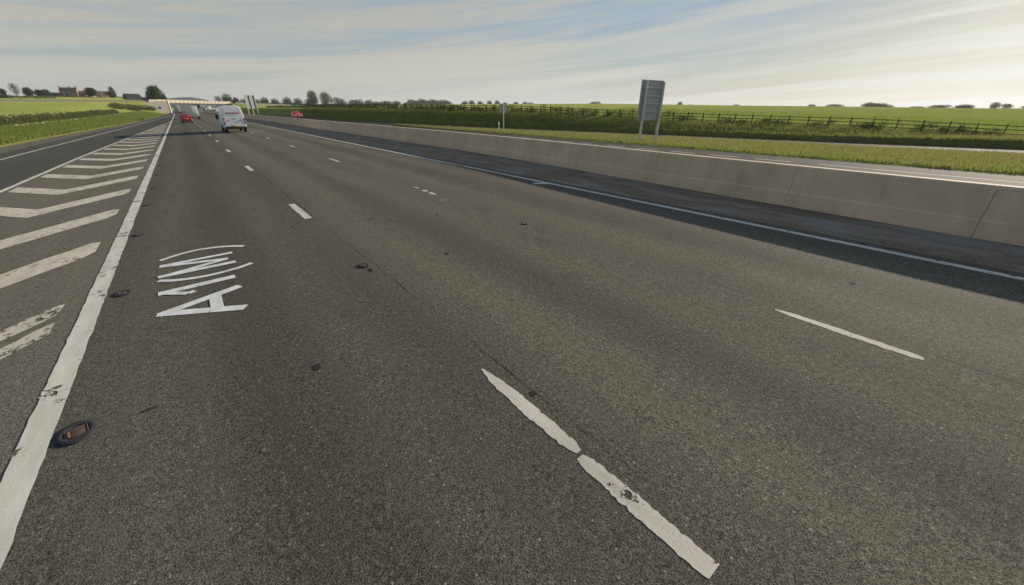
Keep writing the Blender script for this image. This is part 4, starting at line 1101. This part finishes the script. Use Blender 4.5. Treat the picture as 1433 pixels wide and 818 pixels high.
# ------------------------------------------------------------------ sky, sun, camera
EL, AZ = R(16.4), R(93)       # azimuth clockwise from +Y (along the road)
def world():
    w = bpy.data.worlds.new('World'); SC.world = w; w.use_nodes = True
    nt = w.node_tree; nt.nodes.clear(); g = N(nt)
    out = g.n('ShaderNodeOutputWorld'); bg = g.n('ShaderNodeBackground'); g.l(bg.outputs[0], out.inputs[0])
    sky = g.n('ShaderNodeTexSky'); sky.sky_type = 'NISHITA'; sky.sun_disc = False
    sky.sun_elevation = EL; sky.sun_rotation = AZ; sky.altitude = 50; sky.air_density = 1.0; sky.dust_density = .9; sky.ozone_density = 3.0
    d = g.n('ShaderNodeTexCoord').outputs['Generated']
    sp_ = g.n('ShaderNodeSeparateXYZ'); g.l(d, sp_.inputs[0])
    tilt = g.math('ADD', sp_.outputs[2], g.math('MULTIPLY', g.math('SUBTRACT', g.math('MULTIPLY', sp_.outputs[1], .63), g.math('MULTIPLY', sp_.outputs[0], .78)), .10))
    cb = g.n('ShaderNodeCombineXYZ'); g.l(sp_.outputs[0], cb.inputs[0]); g.l(sp_.outputs[1], cb.inputs[1]); g.l(tilt, cb.inputs[2])
    n1 = g.noise(g.scale(cb.outputs[0], (.55, .55, 10)), 1.6, 9, .62, .6)
    n2 = g.noise(g.scale(cb.outputs[0], (.8, .8, 19)), 2.2, 9, .64, .8)
    n3 = g.noise(g.scale(cb.outputs[0], (1, 1, 3)), 1.0, 3, .5)
    f = g.math('ADD', g.math('MULTIPLY', n1, .52), g.math('ADD', g.math('MULTIPLY', n2, .34), g.math('MULTIPLY', n3, .30)))
    cov = g.ramp(f, .48, .66)
    bw = g.n('ShaderNodeRGBToBW'); g.l(sky.outputs[0], bw.inputs[0])
    cl = g.mix(1, (1, 1, 1), (1, 1, 1)); 
    cc = g.n('ShaderNodeCombineColor'); 
    for i, k in enumerate((1.09, 1.10, 1.05)): g.l(g.math('MULTIPLY', bw.outputs[0], k), cc.inputs[i])
    low = g.ramp(sp_.outputs[2], .20, .0)
    veil = g.math('ADD', g.math('ADD', .10, g.math('MULTIPLY', low, .50)), g.math('MULTIPLY', cov, .75), clamp=True)
    col = g.mix(veil, sky.outputs[0], cc.outputs[0])
    # the thin cirrus spreads the glare: compress the range between the sun side and the far side
    k = g.math('MULTIPLY', g.math('ADD', 1.0, g.math('MULTIPLY', low, .16)), g.math('POWER', g.math('MAXIMUM', bw.outputs[0], .05), -.72)); k = g.math('MULTIPLY', k, 1.42)
    kc = g.n('ShaderNodeCombineColor')
    for i in range(3): g.l(k, kc.inputs[i])
    col = g.mix(1, col, kc.outputs[0], 'MULTIPLY')
    g.l(g.mix(1, col, g.mix(cov, (.91, .93, .95), (1.15, 1.13, 1.07)), 'MULTIPLY'), bg.inputs[0])
    bg.inputs[1].default_value = SKY
SKY = .10
world()
sd = bpy.data.lights.new('sun', 'SUN'); sd.energy = 4.0; sd.angle = R(.53); sd.color = (1, .90, .74)
so = bpy.data.objects.new('sun', sd); COL.objects.link(so)
v = Vector((math.sin(AZ)*math.cos(EL), math.cos(AZ)*math.cos(EL), math.sin(EL)))
so.rotation_euler = v.to_track_quat('Z', 'Y').to_euler()
cd = bpy.data.cameras.new('camera'); cam = bpy.data.objects.new('camera', cd); COL.objects.link(cam)
cd.sensor_fit = 'HORIZONTAL'; cd.sensor_width = 36; cd.lens = 533/1433*36; cd.clip_start = .05; cd.clip_end = 9000
cam.location = (0, 0, 2.5); cam.rotation_euler = (R(90-25.83), 0, R(-38.35))
SC.camera = cam
SC.view_settings.view_transform = 'Standard'; SC.view_settings.look = 'None'; SC.view_settings.gamma = 1; SC.view_settings.use_curve_mapping = False
SC.view_settings.exposure = 0.92
SC.render.film_transparent = False
SC.cycles.use_denoising = True
SC.cycles.max_bounces = 6; SC.cycles.volume_bounces = 0; SC.cycles.transparent_max_bounces = 8
